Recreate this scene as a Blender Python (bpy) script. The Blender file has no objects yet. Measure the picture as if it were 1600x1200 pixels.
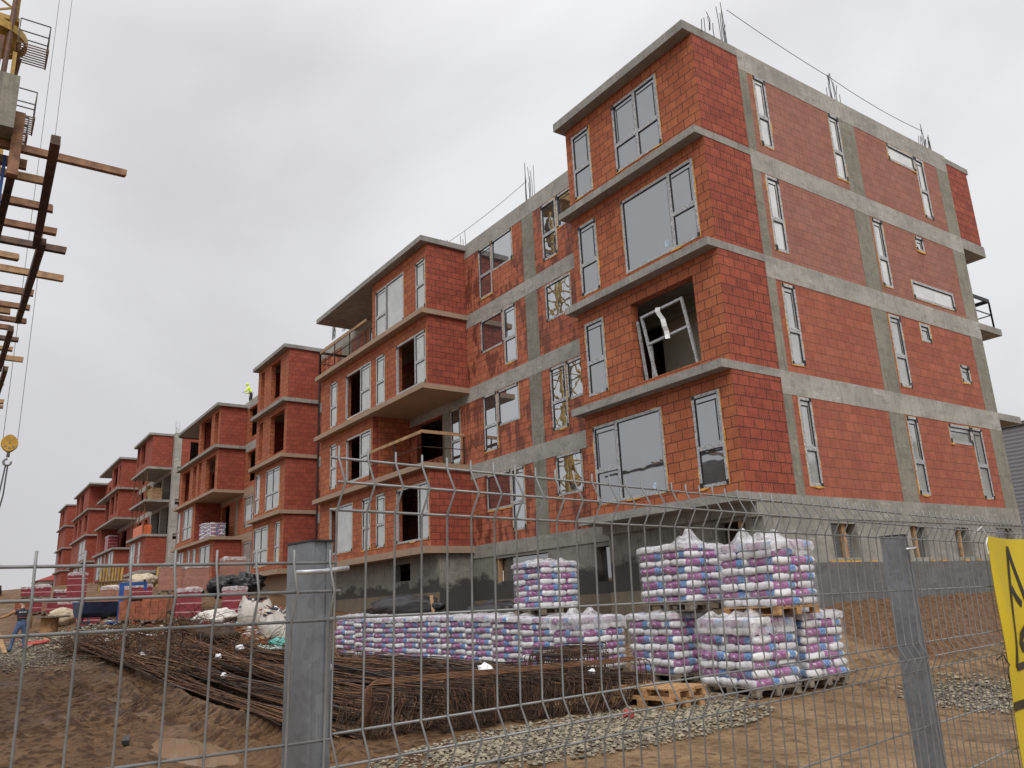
import bpy, math, random
import numpy as np
from mathutils import Vector, Matrix, noise as mnoise
R = math.radians
random.seed(11)
np.random.seed(11)
scene = bpy.context.scene
COL = scene.collection

# ------------------------------------------------------------------ camera
cam_d = bpy.data.cameras.new("camera")
cam = bpy.data.objects.new("camera", cam_d)
COL.objects.link(cam)
scene.camera = cam
CAM = Vector((-11.4411, 14.1473, -2.1746))
yaw, pitch, roll, F = R(-35.1358), R(15.4436), R(-2.5563), 1252.73
fw = Vector((math.cos(yaw) * math.cos(pitch), math.sin(yaw) * math.cos(pitch), math.sin(pitch)))
rt = Vector((math.sin(yaw), -math.cos(yaw), 0))
up = rt.cross(fw)
r2 = rt * math.cos(roll) + up * math.sin(roll)
u2 = -rt * math.sin(roll) + up * math.cos(roll)
cam.matrix_world = Matrix(((r2.x, u2.x, -fw.x, CAM.x), (r2.y, u2.y, -fw.y, CAM.y),
                           (r2.z, u2.z, -fw.z, CAM.z), (0, 0, 0, 1)))
cam_d.sensor_width = 36
cam_d.lens = 36 * F / 1600
cam_d.clip_start = 0.1
cam_d.clip_end = 3000

# ------------------------------------------------------------------ sky
world = bpy.data.worlds.new("World")
scene.world = world
world.use_nodes = True
wn, wl = world.node_tree.nodes, world.node_tree.links
wn.clear()


def W(kind, **kw):
    n = wn.new(kind)
    for k, v in kw.items():
        if k in n.inputs:
            n.inputs[k].default_value = v
        else:
            setattr(n, k, v)
    return n


sky = W('ShaderNodeTexSky', sky_type='NISHITA', sun_disc=False)
sky.sun_elevation = R(48)
sky.sun_rotation = R(-35)
tc = W('ShaderNodeTexCoord')
sep = W('ShaderNodeSeparateXYZ')
wl.new(tc.outputs['Generated'], sep.inputs[0])
mp = W('ShaderNodeMapping')
mp.inputs['Scale'].default_value = (1.0, 1.0, 1.35)
mp.inputs['Rotation'].default_value = (0.2, 0.1, 0.9)
wl.new(tc.outputs['Generated'], mp.inputs[0])
n1 = W('ShaderNodeTexNoise', Scale=1.7, Detail=5.0, Roughness=0.5, Distortion=0.5)
wl.new(mp.outputs[0], n1.inputs['Vector'])
cr = W('ShaderNodeValToRGB')
cr.color_ramp.elements[0].position = 0.30
cr.color_ramp.elements[0].color = (0.66, 0.654, 0.680, 1)
cr.color_ramp.elements[1].position = 0.66
cr.color_ramp.elements[1].color = (0.86, 0.865, 0.88, 1)
wl.new(n1.outputs['Fac'], cr.inputs[0])
# the overcast dome is brighter overhead than at the horizon
mr = W('ShaderNodeMapRange')
mr.inputs['From Min'].default_value = 0.0
mr.inputs['From Max'].default_value = 0.55
mr.inputs['To Min'].default_value = 0.84
mr.inputs['To Max'].default_value = 1.0
wl.new(sep.outputs['Z'], mr.inputs['Value'])
mr2 = W('ShaderNodeMapRange')
mr2.inputs['From Min'].default_value = 0.60
mr2.inputs['From Max'].default_value = 1.0
mr2.inputs['To Min'].default_value = 0.0
mr2.inputs['To Max'].default_value = 1.3
wl.new(sep.outputs['Z'], mr2.inputs['Value'])
ad = W('ShaderNodeMath', operation='ADD')
wl.new(mr.outputs[0], ad.inputs[0])
wl.new(mr2.outputs[0], ad.inputs[1])
mu = W('ShaderNodeVectorMath', operation='SCALE')
wl.new(cr.outputs[0], mu.inputs[0])
wl.new(ad.outputs[0], mu.inputs['Scale'])
bg1 = W('ShaderNodeBackground', Strength=0.05)
wl.new(sky.outputs[0], bg1.inputs['Color'])
bg2 = W('ShaderNodeBackground', Strength=0.95)
wl.new(mu.outputs[0], bg2.inputs['Color'])
mx = W('ShaderNodeMixShader')
mx.inputs[0].default_value = 0.93
wl.new(bg1.outputs[0], mx.inputs[1])
wl.new(bg2.outputs[0], mx.inputs[2])
wo = W('ShaderNodeOutputWorld')
wl.new(mx.outputs[0], wo.inputs[0])

sun_d = bpy.data.lights.new("sun", 'SUN')
sun = bpy.data.objects.new("sun", sun_d)
COL.objects.link(sun)
sun_d.energy = 1.5
sun_d.angle = R(30)
sun_d.color = (1.0, 0.96, 0.90)
sd = Vector((-0.72, 0.42, 0.9)).normalized()
sun.rotation_euler = sd.to_track_quat('Z', 'Y').to_euler()

scene.view_settings.view_transform = 'Standard'
scene.view_settings.look = 'None'
scene.view_settings.exposure = 0.16
scene.view_settings.gamma = 1.0
scene.cycles.max_bounces = 6
scene.cycles.transparent_max_bounces = 12


# ------------------------------------------------------------------ materials
class NT:
    def __init__(s, name):
        s.m = bpy.data.materials.new(name)
        s.m.use_nodes = True
        s.n, s.l = s.m.node_tree.nodes, s.m.node_tree.links
        s.p = s.n['Principled BSDF']
        s.out = s.n['Material Output']

    def add(s, kind, **kw):
        n = s.n.new(kind)
        for k, v in kw.items():
            k2 = k.replace('_', ' ') if k.replace('_', ' ') in n.inputs else k
            if k2 in n.inputs:
                n.inputs[k2].default_value = v
            else:
                setattr(n, k, v)
        return n

    def link(s, a, b):
        s.l.new(a, b)

    def coords(s, which='Object', scale=(1, 1, 1)):
        t = s.add('ShaderNodeTexCoord')
        m = s.add('ShaderNodeMapping')
        m.inputs['Scale'].default_value = scale
        s.link(t.outputs[which], m.inputs[0])
        return m.outputs[0]

    def noise(s, vec, scale, detail=4.0, rough=0.55):
        n = s.add('ShaderNodeTexNoise', Scale=scale, Detail=detail, Roughness=rough)
        s.link(vec, n.inputs['Vector'])
        return n.outputs['Fac']

    def ramp(s, fac, stops):
        r = s.add('ShaderNodeValToRGB')
        e = r.color_ramp.elements
        while len(e) < len(stops):
            e.new(0.5)
        for i, (p, c) in enumerate(stops):
            e[i].position = p
            e[i].color = (*c, 1) if len(c) == 3 else c
        s.link(fac, r.inputs[0])
        return r.outputs[0]

    def mix(s, fac, a, b, mode='MIX'):
        m = s.add('ShaderNodeMix', data_type='RGBA', blend_type=mode)
        for i, v in ((0, fac), (6, a), (7, b)):
            if hasattr(v, 'links'):
                s.link(v, m.inputs[i])
            elif i == 0:
                m.inputs[0].default_value = v
            else:
                m.inputs[i].default_value = (*v, 1)
        return m.outputs[2]

    def math(s, op, a, b=None):
        m = s.add('ShaderNodeMath', operation=op)
        for i, v in ((0, a), (1, b)):
            if v is None:
                continue
            if hasattr(v, 'links'):
                s.link(v, m.inputs[i])
            else:
                m.inputs[i].default_value = v
        return m.outputs[0]

    def bump(s, h, strength=0.4, dist=0.02):
        b = s.add('ShaderNodeBump', Strength=strength, Distance=dist)
        s.link(h, b.inputs['Height'])
        s.link(b.outputs[0], s.p.inputs['Normal'])

    def base(s, c):
        if hasattr(c, 'links'):
            s.link(c, s.p.inputs['Base Color'])
        else:
            s.p.inputs['Base Color'].default_value = (*c, 1)

    def rough(s, v):
        if hasattr(v, 'links'):
            s.link(v, s.p.inputs['Roughness'])
        else:
            s.p.inputs['Roughness'].default_value = v


def simple(name, c, rough=0.6, metal=0.0, var=0.25, scale=8.0, bump=0.0):
    t = NT(name)
    v = t.coords()
    f = t.noise(v, scale, 5)
    d = tuple(x * (1 - var) for x in c)
    l = tuple(min(1, x * (1 + var)) for x in c)
    t.base(t.ramp(f, [(0.3, d), (0.7, l)]))
    t.rough(rough)
    t.p.inputs['Metallic'].default_value = metal
    if bump:
        t.bump(f, bump, 0.02)
    return t.m


def brick_mat(name, c1, c2, mortar, bw=0.375, bh=0.245, wet=0.0, dusty=0.0, bumpk=0.5, cut=0.0):
    t = NT(name)
    uv = t.coords('UV')
    wob = t.add('ShaderNodeTexNoise', Scale=2.3, Detail=2.0)
    t.link(uv, wob.inputs['Vector'])
    sc = t.add('ShaderNodeVectorMath', operation='MULTIPLY_ADD')
    t.link(wob.outputs['Color'], sc.inputs[0])
    sc.inputs[1].default_value = (0.02, 0.02, 0)
    t.link(uv, sc.inputs[2])
    b = t.add('ShaderNodeTexBrick', Scale=1.0, Mortar_Size=0.010, Mortar_Smooth=0.15, Bias=0.0,
              Brick_Width=bw, Row_Height=bh)
    b.inputs['Color1'].default_value = (*c1, 1)
    b.inputs['Color2'].default_value = (*c2, 1)
    b.inputs['Mortar'].default_value = (*mortar, 1)
    b.offset = 0.5
    t.link(sc.outputs[0], b.inputs['Vector'])
    # the vertical joints of these blocks are dry and far thinner than the beds:
    big = t.noise(uv, 0.55, 5, 0.6)
    col = t.mix(t.ramp(big, [(0.35, (0, 0, 0)), (0.75, (1, 1, 1))]), b.outputs['Color'],
                t.mix(1.0, b.outputs['Color'], (0.84, 0.81, 0.81), 'MULTIPLY'))
    fine = t.noise(uv, 14, 4, 0.65)
    vary = t.noise(t.coords('UV', (1.33, 2.04, 1)), 2.0, 1.5, 0.5)
    col = t.mix(1.0, col, t.ramp(vary, [(0.3, (0.88, 0.86, 0.86)), (0.7, (1.10, 1.12, 1.12))]), 'MULTIPLY')
    col = t.mix(1.0, col, t.ramp(fine, [(0.25, (0.80, 0.80, 0.80)), (0.75, (1.14, 1.14, 1.14))]), 'MULTIPLY')
    if cut:
        b2 = t.add('ShaderNodeTexBrick', Scale=1.0, Mortar_Size=0.008, Brick_Width=0.082, Row_Height=bh)
        b2.offset = 0.37
        t.link(sc.outputs[0], b2.inputs['Vector'])
        cm = t.noise(t.coords('UV', (1.6, 4.08, 1)), 0.8, 1.0)
        cf = t.math('MULTIPLY', t.math('GREATER_THAN', cm, 1.0 - cut), b2.outputs['Fac'])
        col = t.mix(t.math('MULTIPLY', cf, 0.8), col, mortar)
    grooves = t.add('ShaderNodeTexWave', wave_type='BANDS', bands_direction='X', Scale=9.0, Distortion=0.6)
    t.link(uv, grooves.inputs['Vector'])
    if wet:
        m = t.coords('UV', (0.9, 0.33, 1))
        wn_ = t.noise(m, 2.6, 5, 0.6)
        f = t.ramp(wn_, [(0.50, (0, 0, 0)), (0.54, (1, 1, 1))])
        col = t.mix(t.math('MULTIPLY', f, wet), col, t.mix(1.0, col, (0.42, 0.36, 0.36), 'MULTIPLY'))
        t.rough(t.ramp(wn_, [(0.50, (0.9, 0.9, 0.9)), (0.54, (0.62, 0.62, 0.62))]))
    else:
        t.rough(0.88)
    if dusty:
        dn = t.noise(uv, 1.1, 4)
        col = t.mix(t.math('MULTIPLY', dn, dusty), col, (0.40, 0.28, 0.23))
    # pale mortar smears
    sm = t.noise(t.coords('UV', (1.2, 0.8, 1)), 3.7, 6, 0.7)
    col = t.mix(t.ramp(sm, [(0.70, (0, 0, 0)), (0.80, (0.5, 0.5, 0.5))]), col, (0.42, 0.30, 0.24))
    t.base(col)
    h = t.math('ADD', t.math('MULTIPLY', b.outputs['Fac'], -1.0), t.math('MULTIPLY', grooves.outputs['Fac'], 0.12))
    h = t.math('ADD', h, t.math('MULTIPLY', fine, 0.35))
    t.bump(h, bumpk, 0.02)
    return t.m


def concrete_mat(name, c, streak=0.5, joints=1.25, tint=None, soot=None):
    t = NT(name)
    uv = t.coords('UV')
    big = t.noise(uv, 0.7, 6, 0.6)
    fine = t.noise(uv, 18, 4, 0.6)
    d = tuple(x * 0.72 for x in c)
    l = tuple(x * 1.18 for x in c)
    col = t.ramp(big, [(0.3, d), (0.7, l)])
    st = t.noise(t.coords('UV', (5.0, 0.35, 1)), 3.0, 5, 0.65)
    col = t.mix(t.math('MULTIPLY', t.ramp(st, [(0.52, (0, 0, 0)), (0.72, (1, 1, 1))]), streak), col,
                tuple(x * 0.42 for x in c))
    col = t.mix(0.35, col, t.ramp(fine, [(0.2, (0.25, 0.25, 0.25)), (0.8, (0.75, 0.75, 0.75))]), 'OVERLAY')
    blot = t.noise(t.coords('UV', (1.0, 1.6, 1)), 2.4, 6, 0.68)
    col = t.mix(t.ramp(blot, [(0.50, (0, 0, 0)), (0.66, (0.75, 0.75, 0.75))]), col, tuple(x * 0.58 for x in c))
    pale = t.noise(t.coords('UV', (0.7, 2.2, 1)), 3.1, 4, 0.6)
    col = t.mix(t.ramp(pale, [(0.60, (0, 0, 0)), (0.72, (0.6, 0.6, 0.6))]), col, tuple(min(0.6, x * 1.5) for x in c))
    pit = t.noise(uv, 38, 2, 0.5)
    col = t.mix(t.ramp(pit, [(0.66, (0, 0, 0)), (0.72, (0.6, 0.6, 0.6))]), col, tuple(x * 0.35 for x in c))
    if tint:
        tn = t.noise(uv, 1.6, 5)
        col = t.mix(t.ramp(tn, [(0.35, (0.25, 0.25, 0.25)), (0.6, (0.95, 0.95, 0.95))]), col, tint)
    if joints:
        b = t.add('ShaderNodeTexBrick', Scale=1.0, Mortar_Size=0.006, Brick_Width=joints, Row_Height=60.0)
        b.offset = 0.0
        mpn = t.add('ShaderNodeMapping')
        mpn.inputs['Location'].default_value = (0.37, 30, 0)
        t.link(uv, mpn.inputs[0])
        t.link(mpn.outputs[0], b.inputs['Vector'])
        col = t.mix(t.math('MULTIPLY', b.outputs['Fac'], 0.65), col, tuple(x * 0.3 for x in c))
    if soot is not None:
        sx = t.add('ShaderNodeSeparateXYZ')
        t.link(uv, sx.inputs[0])
        pat = t.noise(t.coords('UV', (0.8, 1.2, 1)), 1.1, 6, 0.65)
        hgt = t.math('ADD', t.math('SUBTRACT', soot, sx.outputs[1]), t.math('MULTIPLY', t.math('SUBTRACT', pat, 0.5), 1.9))
        col = t.mix(t.ramp(hgt, [(0.40, (0, 0, 0)), (0.62, (0.92, 0.92, 0.92))]), col, (0.042, 0.040, 0.037))
    t.base(col)
    t.rough(0.85)
    t.bump(fine, 0.25, 0.01)
    return t.m


M = {}
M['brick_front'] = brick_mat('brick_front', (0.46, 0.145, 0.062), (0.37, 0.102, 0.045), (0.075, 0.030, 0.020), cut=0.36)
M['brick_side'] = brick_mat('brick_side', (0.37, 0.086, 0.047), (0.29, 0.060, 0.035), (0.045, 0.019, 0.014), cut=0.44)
M['brick_pink'] = brick_mat('brick_pink', (0.35, 0.135, 0.092), (0.30, 0.106, 0.073), (0.17, 0.062, 0.045), dusty=0.3, bumpk=0.35)
M['brick_low'] = brick_mat('brick_low', (0.40, 0.112, 0.060), (0.33, 0.082, 0.046), (0.16, 0.050, 0.033), dusty=0.15, bumpk=0.35)
M['brick_wet'] = brick_mat('brick_wet', (0.50, 0.165, 0.086), (0.42, 0.125, 0.066), (0.12, 0.044, 0.030), wet=0.9, bumpk=0.3)
M['brick_mid'] = brick_mat('brick_mid', (0.35, 0.080, 0.045), (0.28, 0.056, 0.034), (0.11, 0.038, 0.026))
M['brick_far'] = brick_mat('brick_far', (0.34, 0.080, 0.046), (0.28, 0.060, 0.037), (0.16, 0.048, 0.032))
M['concrete'] = concrete_mat('concrete', (0.37, 0.36, 0.325), 0.6)
M['concrete_col'] = concrete_mat('concrete_column', (0.245, 0.235, 0.19), 0.9, joints=0)
M['concrete_slab'] = concrete_mat('concrete_slab', (0.31, 0.30, 0.275), 0.75, joints=2.5)
M['concrete_tan'] = concrete_mat('concrete_tan', (0.33, 0.25, 0.19), 0.4, joints=2.2, tint=(0.36, 0.245, 0.165))
M['concrete_base'] = concrete_mat('concrete_base', (0.31, 0.30, 0.265), 1.0, joints=2.5)
M['concrete_soot'] = concrete_mat('concrete_sooty', (0.25, 0.24, 0.21), 1.0, joints=2.5, soot=-0.72)
M['concrete_dark'] = concrete_mat('concrete_dark', (0.15, 0.135, 0.112), 1.0, joints=0.62, tint=(0.20, 0.155, 0.10))
M['plaster'] = simple('plaster', (0.62, 0.61, 0.50), 0.9, var=0.12, scale=2)
M['insulation'] = concrete_mat('insulation_board', (0.145, 0.145, 0.145), 0.35, joints=1.25)
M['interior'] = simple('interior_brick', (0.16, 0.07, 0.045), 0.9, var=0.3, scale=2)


def frame_mat():
    t = NT('window_frame')
    v = t.coords()
    f = t.noise(v, 22, 3)
    t.base(t.ramp(f, [(0.34, (0.20, 0.21, 0.225)), (0.54, (0.42, 0.43, 0.445)), (0.72, (0.62, 0.63, 0.64))]))
    t.rough(0.4)
    return t.m


def glass_mat(name, refl, dif, rough=0.02):
    t = NT(name)
    v = t.coords()
    f = t.noise(v, 1.6, 5, 0.6)
    g = t.add('ShaderNodeBsdfGlossy', Roughness=rough)
    g.inputs['Color'].default_value = (0.92, 0.94, 0.96, 1)
    d = t.add('ShaderNodeBsdfDiffuse')
    t.link(t.ramp(f, [(0.3, tuple(x * 0.75 for x in dif)), (0.75, tuple(min(1, x * 1.35) for x in dif))]), d.inputs['Color'])
    bw_ = t.add('ShaderNodeBump', Strength=0.06, Distance=0.04)
    t.link(t.noise(v, 1.3, 2), bw_.inputs['Height'])
    t.link(bw_.outputs[0], g.inputs['Normal'])
    mxs = t.add('ShaderNodeMixShader')
    mxs.inputs[0].default_value = refl
    t.link(d.outputs[0], mxs.inputs[1])
    t.link(g.outputs[0], mxs.inputs[2])
    t.link(mxs.outputs[0], t.out.inputs['Surface'])
    return t.m


M['frame'] = frame_mat()
M['glass'] = glass_mat('glass_clear', 0.34, (0.055, 0.058, 0.062))
M['glass_film'] = glass_mat('glass_filmed', 0.30, (0.36, 0.365, 0.345), 0.06)
M['glass_recess'] = glass_mat('glass_recess', 0.52, (0.05, 0.052, 0.055), 0.01)
M['glass_side'] = glass_mat('glass_painted_sky', 0.36, (0.62, 0.62, 0.60), 0.08)  # white diffuse paints in the bright sky mirrored by the upper flank panes
M['black'] = simple('black_tape', (0.014, 0.014, 0.017), 0.5)
M['foam'] = simple('yellow_foam', (0.62, 0.34, 0.06), 0.85, var=0.35, scale=12, bump=0.6)
M['steel'] = simple('galvanised_steel', (0.225, 0.23, 0.23), 0.5, 0.35, var=0.2, scale=30)
M['steel_light'] = simple('zinc_clip', (0.55, 0.57, 0.59), 0.35, 0.6, var=0.1, scale=30)
def post_mat():
    t = NT('grey_post_steel')
    v = t.coords()
    sp_ = t.add('ShaderNodeTexVoronoi', Scale=60.0)
    t.link(v, sp_.inputs['Vector'])
    n = t.noise(v, 5, 5)
    col = t.ramp(n, [(0.3, (0.155, 0.168, 0.182)), (0.7, (0.215, 0.232, 0.25))])
    bw = t.add('ShaderNodeRGBToBW')
    t.link(sp_.outputs['Color'], bw.inputs[0])
    col = t.mix(0.16, col, bw.outputs[0], 'OVERLAY')
    sc_ = t.noise(t.coords('Object', (60, 60, 2.5)), 3.0, 3)
    col = t.mix(t.ramp(sc_, [(0.66, (0, 0, 0)), (0.72, (0.5, 0.5, 0.5))]), col, (0.34, 0.36, 0.38))
    md = t.noise(t.coords('Object', (14, 14, 9)), 3.0, 5, 0.65)
    col = t.mix(t.ramp(md, [(0.64, (0, 0, 0)), (0.70, (0.7, 0.7, 0.7))]), col, (0.17, 0.12, 0.075))
    t.base(col)
    t.rough(t.ramp(n, [(0.3, (0.34, 0.34, 0.34)), (0.7, (0.52, 0.52, 0.52))]))
    t.p.inputs['Metallic'].default_value = 0.3
    t.bump(sc_, 0.08, 0.004)
    return t.m


M['post_paint'] = post_mat()
M['rust'] = simple('rusty_steel', (0.145, 0.070, 0.035), 0.8, 0.25, var=0.6, scale=5.5)
M['rust_pale'] = simple('pale_rusty_steel', (0.26, 0.14, 0.072), 0.8, 0.2, var=0.5, scale=6)
M['rust_dark'] = simple('dark_rusty_steel', (0.060, 0.035, 0.022), 0.8, 0.3, var=0.6, scale=6)
M['rebar_grey'] = simple('rebar_steel', (0.075, 0.070, 0.068), 0.6, 0.5, var=0.4, scale=5)
M['wood'] = simple('pallet_wood', (0.42, 0.24, 0.11), 0.8, var=0.35, scale=9, bump=0.2)
M['wood_grey'] = simple('weathered_wood', (0.20, 0.165, 0.125), 0.85, var=0.4, scale=9, bump=0.2)
M['wood_dark'] = simple('wet_timber', (0.115, 0.066, 0.044), 0.75, var=0.5, scale=6, bump=0.3)
M['wood_brown'] = simple('brown_timber', (0.24, 0.125, 0.070), 0.78, var=0.45, scale=7, bump=0.3)
M['wood_tan'] = simple('tan_timber', (0.38, 0.23, 0.12), 0.8, var=0.35, scale=7, bump=0.2)
M['yellow_paint'] = simple('yellow_paint', (0.40, 0.25, 0.045), 0.5, var=0.3, scale=3)
M['yellow_hook'] = simple('hook_yellow', (0.48, 0.28, 0.03), 0.5, var=0.3, scale=3)
M['crane_rust'] = simple('crane_brown', (0.13, 0.060, 0.032), 0.6, var=0.4, scale=3)
M['blue_paint'] = simple('blue_paint', (0.022, 0.085, 0.32), 0.45, var=0.25, scale=4)
M['navy_paint'] = simple('navy_paint', (0.022, 0.034, 0.075), 0.5, var=0.4, scale=4)
M['black_sheet'] = simple('black_membrane', (0.020, 0.020, 0.022), 0.42, var=0.3, scale=3, bump=0.3)
M['white_sack'] = simple('white_sack', (0.60, 0.57, 0.52), 0.8, var=0.22, scale=6, bump=0.5)
M['beige_sack'] = simple('beige_sack', (0.52, 0.43, 0.31), 0.85, var=0.25, scale=6, bump=0.5)
M['teal'] = simple('teal_plastic', (0.12, 0.48, 0.42), 0.5, var=0.25, scale=5)
M['pale_teal'] = simple('pale_sheet', (0.48, 0.62, 0.56), 0.5, var=0.2, scale=5)
M['white_plastic'] = simple('white_scrap', (0.75, 0.76, 0.77), 0.4, var=0.15, scale=9)
M['red_scrap'] = simple('red_scrap', (0.42, 0.06, 0.05), 0.6, var=0.3, scale=9)
M['orange_paint'] = simple('orange_crate', (0.62, 0.13, 0.04), 0.5, var=0.2, scale=3)
M['sheet_metal'] = None
M['skin'] = simple('skin', (0.45, 0.26, 0.18), 0.55, var=0.12, scale=9)
M['hair'] = simple('dark_cap', (0.02, 0.02, 0.024), 0.8, var=0.3, scale=30)
M['jeans'] = simple('blue_jeans', (0.075, 0.12, 0.22), 0.85, var=0.3, scale=12, bump=0.3)
M['vest'] = simple('navy_vest', (0.014, 0.016, 0.032), 0.7, var=0.35, scale=9, bump=0.4)
M['sleeve'] = simple('tan_sleeve', (0.36, 0.19, 0.085), 0.8, var=0.25, scale=9, bump=0.3)
M['shoe'] = simple('boot', (0.03, 0.022, 0.017), 0.7)
M['hivis'] = simple('hi_vis_jacket', (0.66, 0.86, 0.02), 0.6, var=0.15, scale=9, bump=0.3)
M['trousers'] = simple('dark_trousers', (0.020, 0.020, 0.024), 0.8, var=0.3, scale=9)
M['reflective'] = simple('reflective_tape', (0.55, 0.56, 0.55), 0.3, 0.3)
M['cable'] = simple('steel_cable', (0.10, 0.10, 0.105), 0.5, 0.5)
M['bark'] = simple('bark', (0.075, 0.060, 0.048), 0.9)
M['twig'] = simple('bare_twigs', (0.12, 0.095, 0.080), 0.9)
M['sticker'] = simple('blue_white_sticker', (0.42, 0.55, 0.68), 0.4, var=0.5, scale=14)
M['roof_red'] = simple('red_roof', (0.30, 0.035, 0.035), 0.7)
M['render_white'] = simple('white_render', (0.62, 0.61, 0.57), 0.85)


def sheet_metal():
    t = NT('grey_cladding')
    uv = t.coords('UV')
    w = t.add('ShaderNodeTexWave', wave_type='BANDS', bands_direction='Y', Scale=1.6)
    t.link(uv, w.inputs['Vector'])
    t.base(t.ramp(w.outputs['Fac'], [(0.2, (0.19, 0.20, 0.22)), (0.8, (0.27, 0.28, 0.305))]))
    t.rough(0.5)
    t.bump(w.outputs['Fac'], 0.3, 0.03)
    return t.m


M['sheet_metal'] = sheet_metal()


def bag_mat():
    """printed woven bag: purple panel, blue panel, white ends, scribbled white lettering"""
    t = NT('printed_bag')
    tcn = t.add('ShaderNodeTexCoord')
    s = t.add('ShaderNodeSeparateXYZ')
    t.link(tcn.outputs['Object'], s.inputs[0])
    oi = t.add('ShaderNodeObjectInfo')
    x, y, z = s.outputs
    wob = t.noise(tcn.outputs['Object'], 9, 2)
    xw = t.math('ADD', x, t.math('MULTIPLY', wob, 0.05))
    wrap = t.add('ShaderNodeVectorMath', operation='MULTIPLY_ADD')
    f_p = t.math('MULTIPLY', t.math('GREATER_THAN', xw, -0.245), t.math('LESS_THAN', xw, 0.10))
    f_b = t.math('MULTIPLY', t.math('GREATER_THAN', xw, 0.10), t.math('LESS_THAN', xw, 0.265))
    pn = t.noise(tcn.outputs['Object'], 5, 3)
    purple = t.ramp(pn, [(0.3, (0.26, 0.065, 0.225)), (0.75, (0.42, 0.15, 0.37))])
    blue = t.ramp(pn, [(0.3, (0.05, 0.16, 0.44)), (0.75, (0.15, 0.33, 0.64))])
    white = t.ramp(pn, [(0.25, (0.56, 0.56, 0.58)), (0.7, (0.74, 0.74, 0.75))])
    col = t.mix(f_p, white, purple)
    col = t.mix(f_b, col, blue)
    # lettering: pale squiggles in a band across the printed part
    vv = t.add('ShaderNodeMapping')
    vv.inputs['Scale'].default_value = (30, 6, 26)
    t.link(tcn.outputs['Object'], vv.inputs[0])
    sc = t.noise(vv.outputs[0], 1.0, 1.0)
    letters = t.math('MULTIPLY', t.math('GREATER_THAN', sc, 0.58), t.math('LESS_THAN', t.math('ABSOLUTE', z), 0.028))
    letters = t.math('MULTIPLY', letters, t.math('MULTIPLY', t.math('GREATER_THAN', xw, -0.19), t.math('LESS_THAN', xw, 0.04)))
    col = t.mix(letters, col, (0.66, 0.58, 0.66))
    lines = t.math('MULTIPLY', t.math('GREATER_THAN', sc, 0.63), f_b)
    col = t.mix(lines, col, (0.45, 0.58, 0.74))
    # white square label on a few bags
    lab = t.math('MULTIPLY', t.math('LESS_THAN', t.math('ABSOLUTE', t.math('SUBTRACT', x, 0.07)), 0.04),
                 t.math('LESS_THAN', t.math('ABSOLUTE', z), 0.045))
    lab = t.math('MULTIPLY', lab, t.math('GREATER_THAN', oi.outputs['Random'], 0.9))
    col = t.mix(lab, col, (0.72, 0.72, 0.72))
    # the flat top and bottom are mostly plain
    col = t.mix(t.math('GREATER_THAN', t.math('ABSOLUTE', z), 0.0655), col, white)
    dirt = t.noise(tcn.outputs['Object'], 3.1, 5)
    col = t.mix(t.ramp(dirt, [(0.55, (0, 0, 0)), (0.8, (0.3, 0.3, 0.3))]), col, (0.30, 0.25, 0.2))
    t.base(col)
    t.rough(0.38)
    cr_ = t.noise(t.coords('Object', (1, 1, 1)), 16, 4, 0.6)
    t.bump(cr_, 0.35, 0.02)
    return t.m


def film_mat(name, alpha, col=(0.78, 0.78, 0.80)):
    t = NT(name)
    v = t.coords()
    f = t.noise(v, 7, 4, 0.6)
    t.base(col)
    t.rough(0.14)
    t.link(t.ramp(f, [(0.35, (alpha * 0.35,) * 3), (0.7, (min(1, alpha * 1.5),) * 3)]), t.p.inputs['Alpha'])
    t.bump(f, 0.5, 0.03)
    return t.m


M['bag'] = bag_mat()
M['film'] = film_mat('stretch_film', 0.48)
M['film_thin'] = film_mat('thin_film', 0.09)
M['maroon'] = None


def maroon_mat():
    t = NT('maroon_wrapping')
    uv = t.coords('UV')
    s = t.add('ShaderNodeSeparateXYZ')
    t.link(uv, s.inputs[0])
    n = t.noise(uv, 3, 4)
    zz = t.math('ADD', s.outputs[1], t.math('MULTIPLY', n, 0.05))
    fr = t.math('FRACT', t.math('MULTIPLY', zz, 2.9))
    st = t.math('LESS_THAN', fr, 0.13)
    col = t.ramp(n, [(0.3, (0.17, 0.018, 0.03)), (0.7, (0.30, 0.045, 0.055))])
    col = t.mix(t.math('MULTIPLY', st, 0.75), col, (0.56, 0.38, 0.38))
    t.base(col)
    t.rough(0.4)
    t.bump(n, 0.3, 0.03)
    return t.m


M['maroon'] = maroon_mat()
M['brick_stack'] = brick_mat('stacked_bricks', (0.42, 0.12, 0.06), (0.34, 0.085, 0.042), (0.08, 0.02, 0.015), bw=0.25, bh=0.24)
M['brick_loose'] = simple('loose_hollow_brick', (0.31, 0.105, 0.058), 0.9, var=0.35, scale=4, bump=0.3)
M['wrapped_brick'] = brick_mat('wrapped_bricks', (0.40, 0.17, 0.115), (0.33, 0.13, 0.09), (0.25, 0.12, 0.09), bw=0.5, bh=0.19, dusty=0.5)


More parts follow.
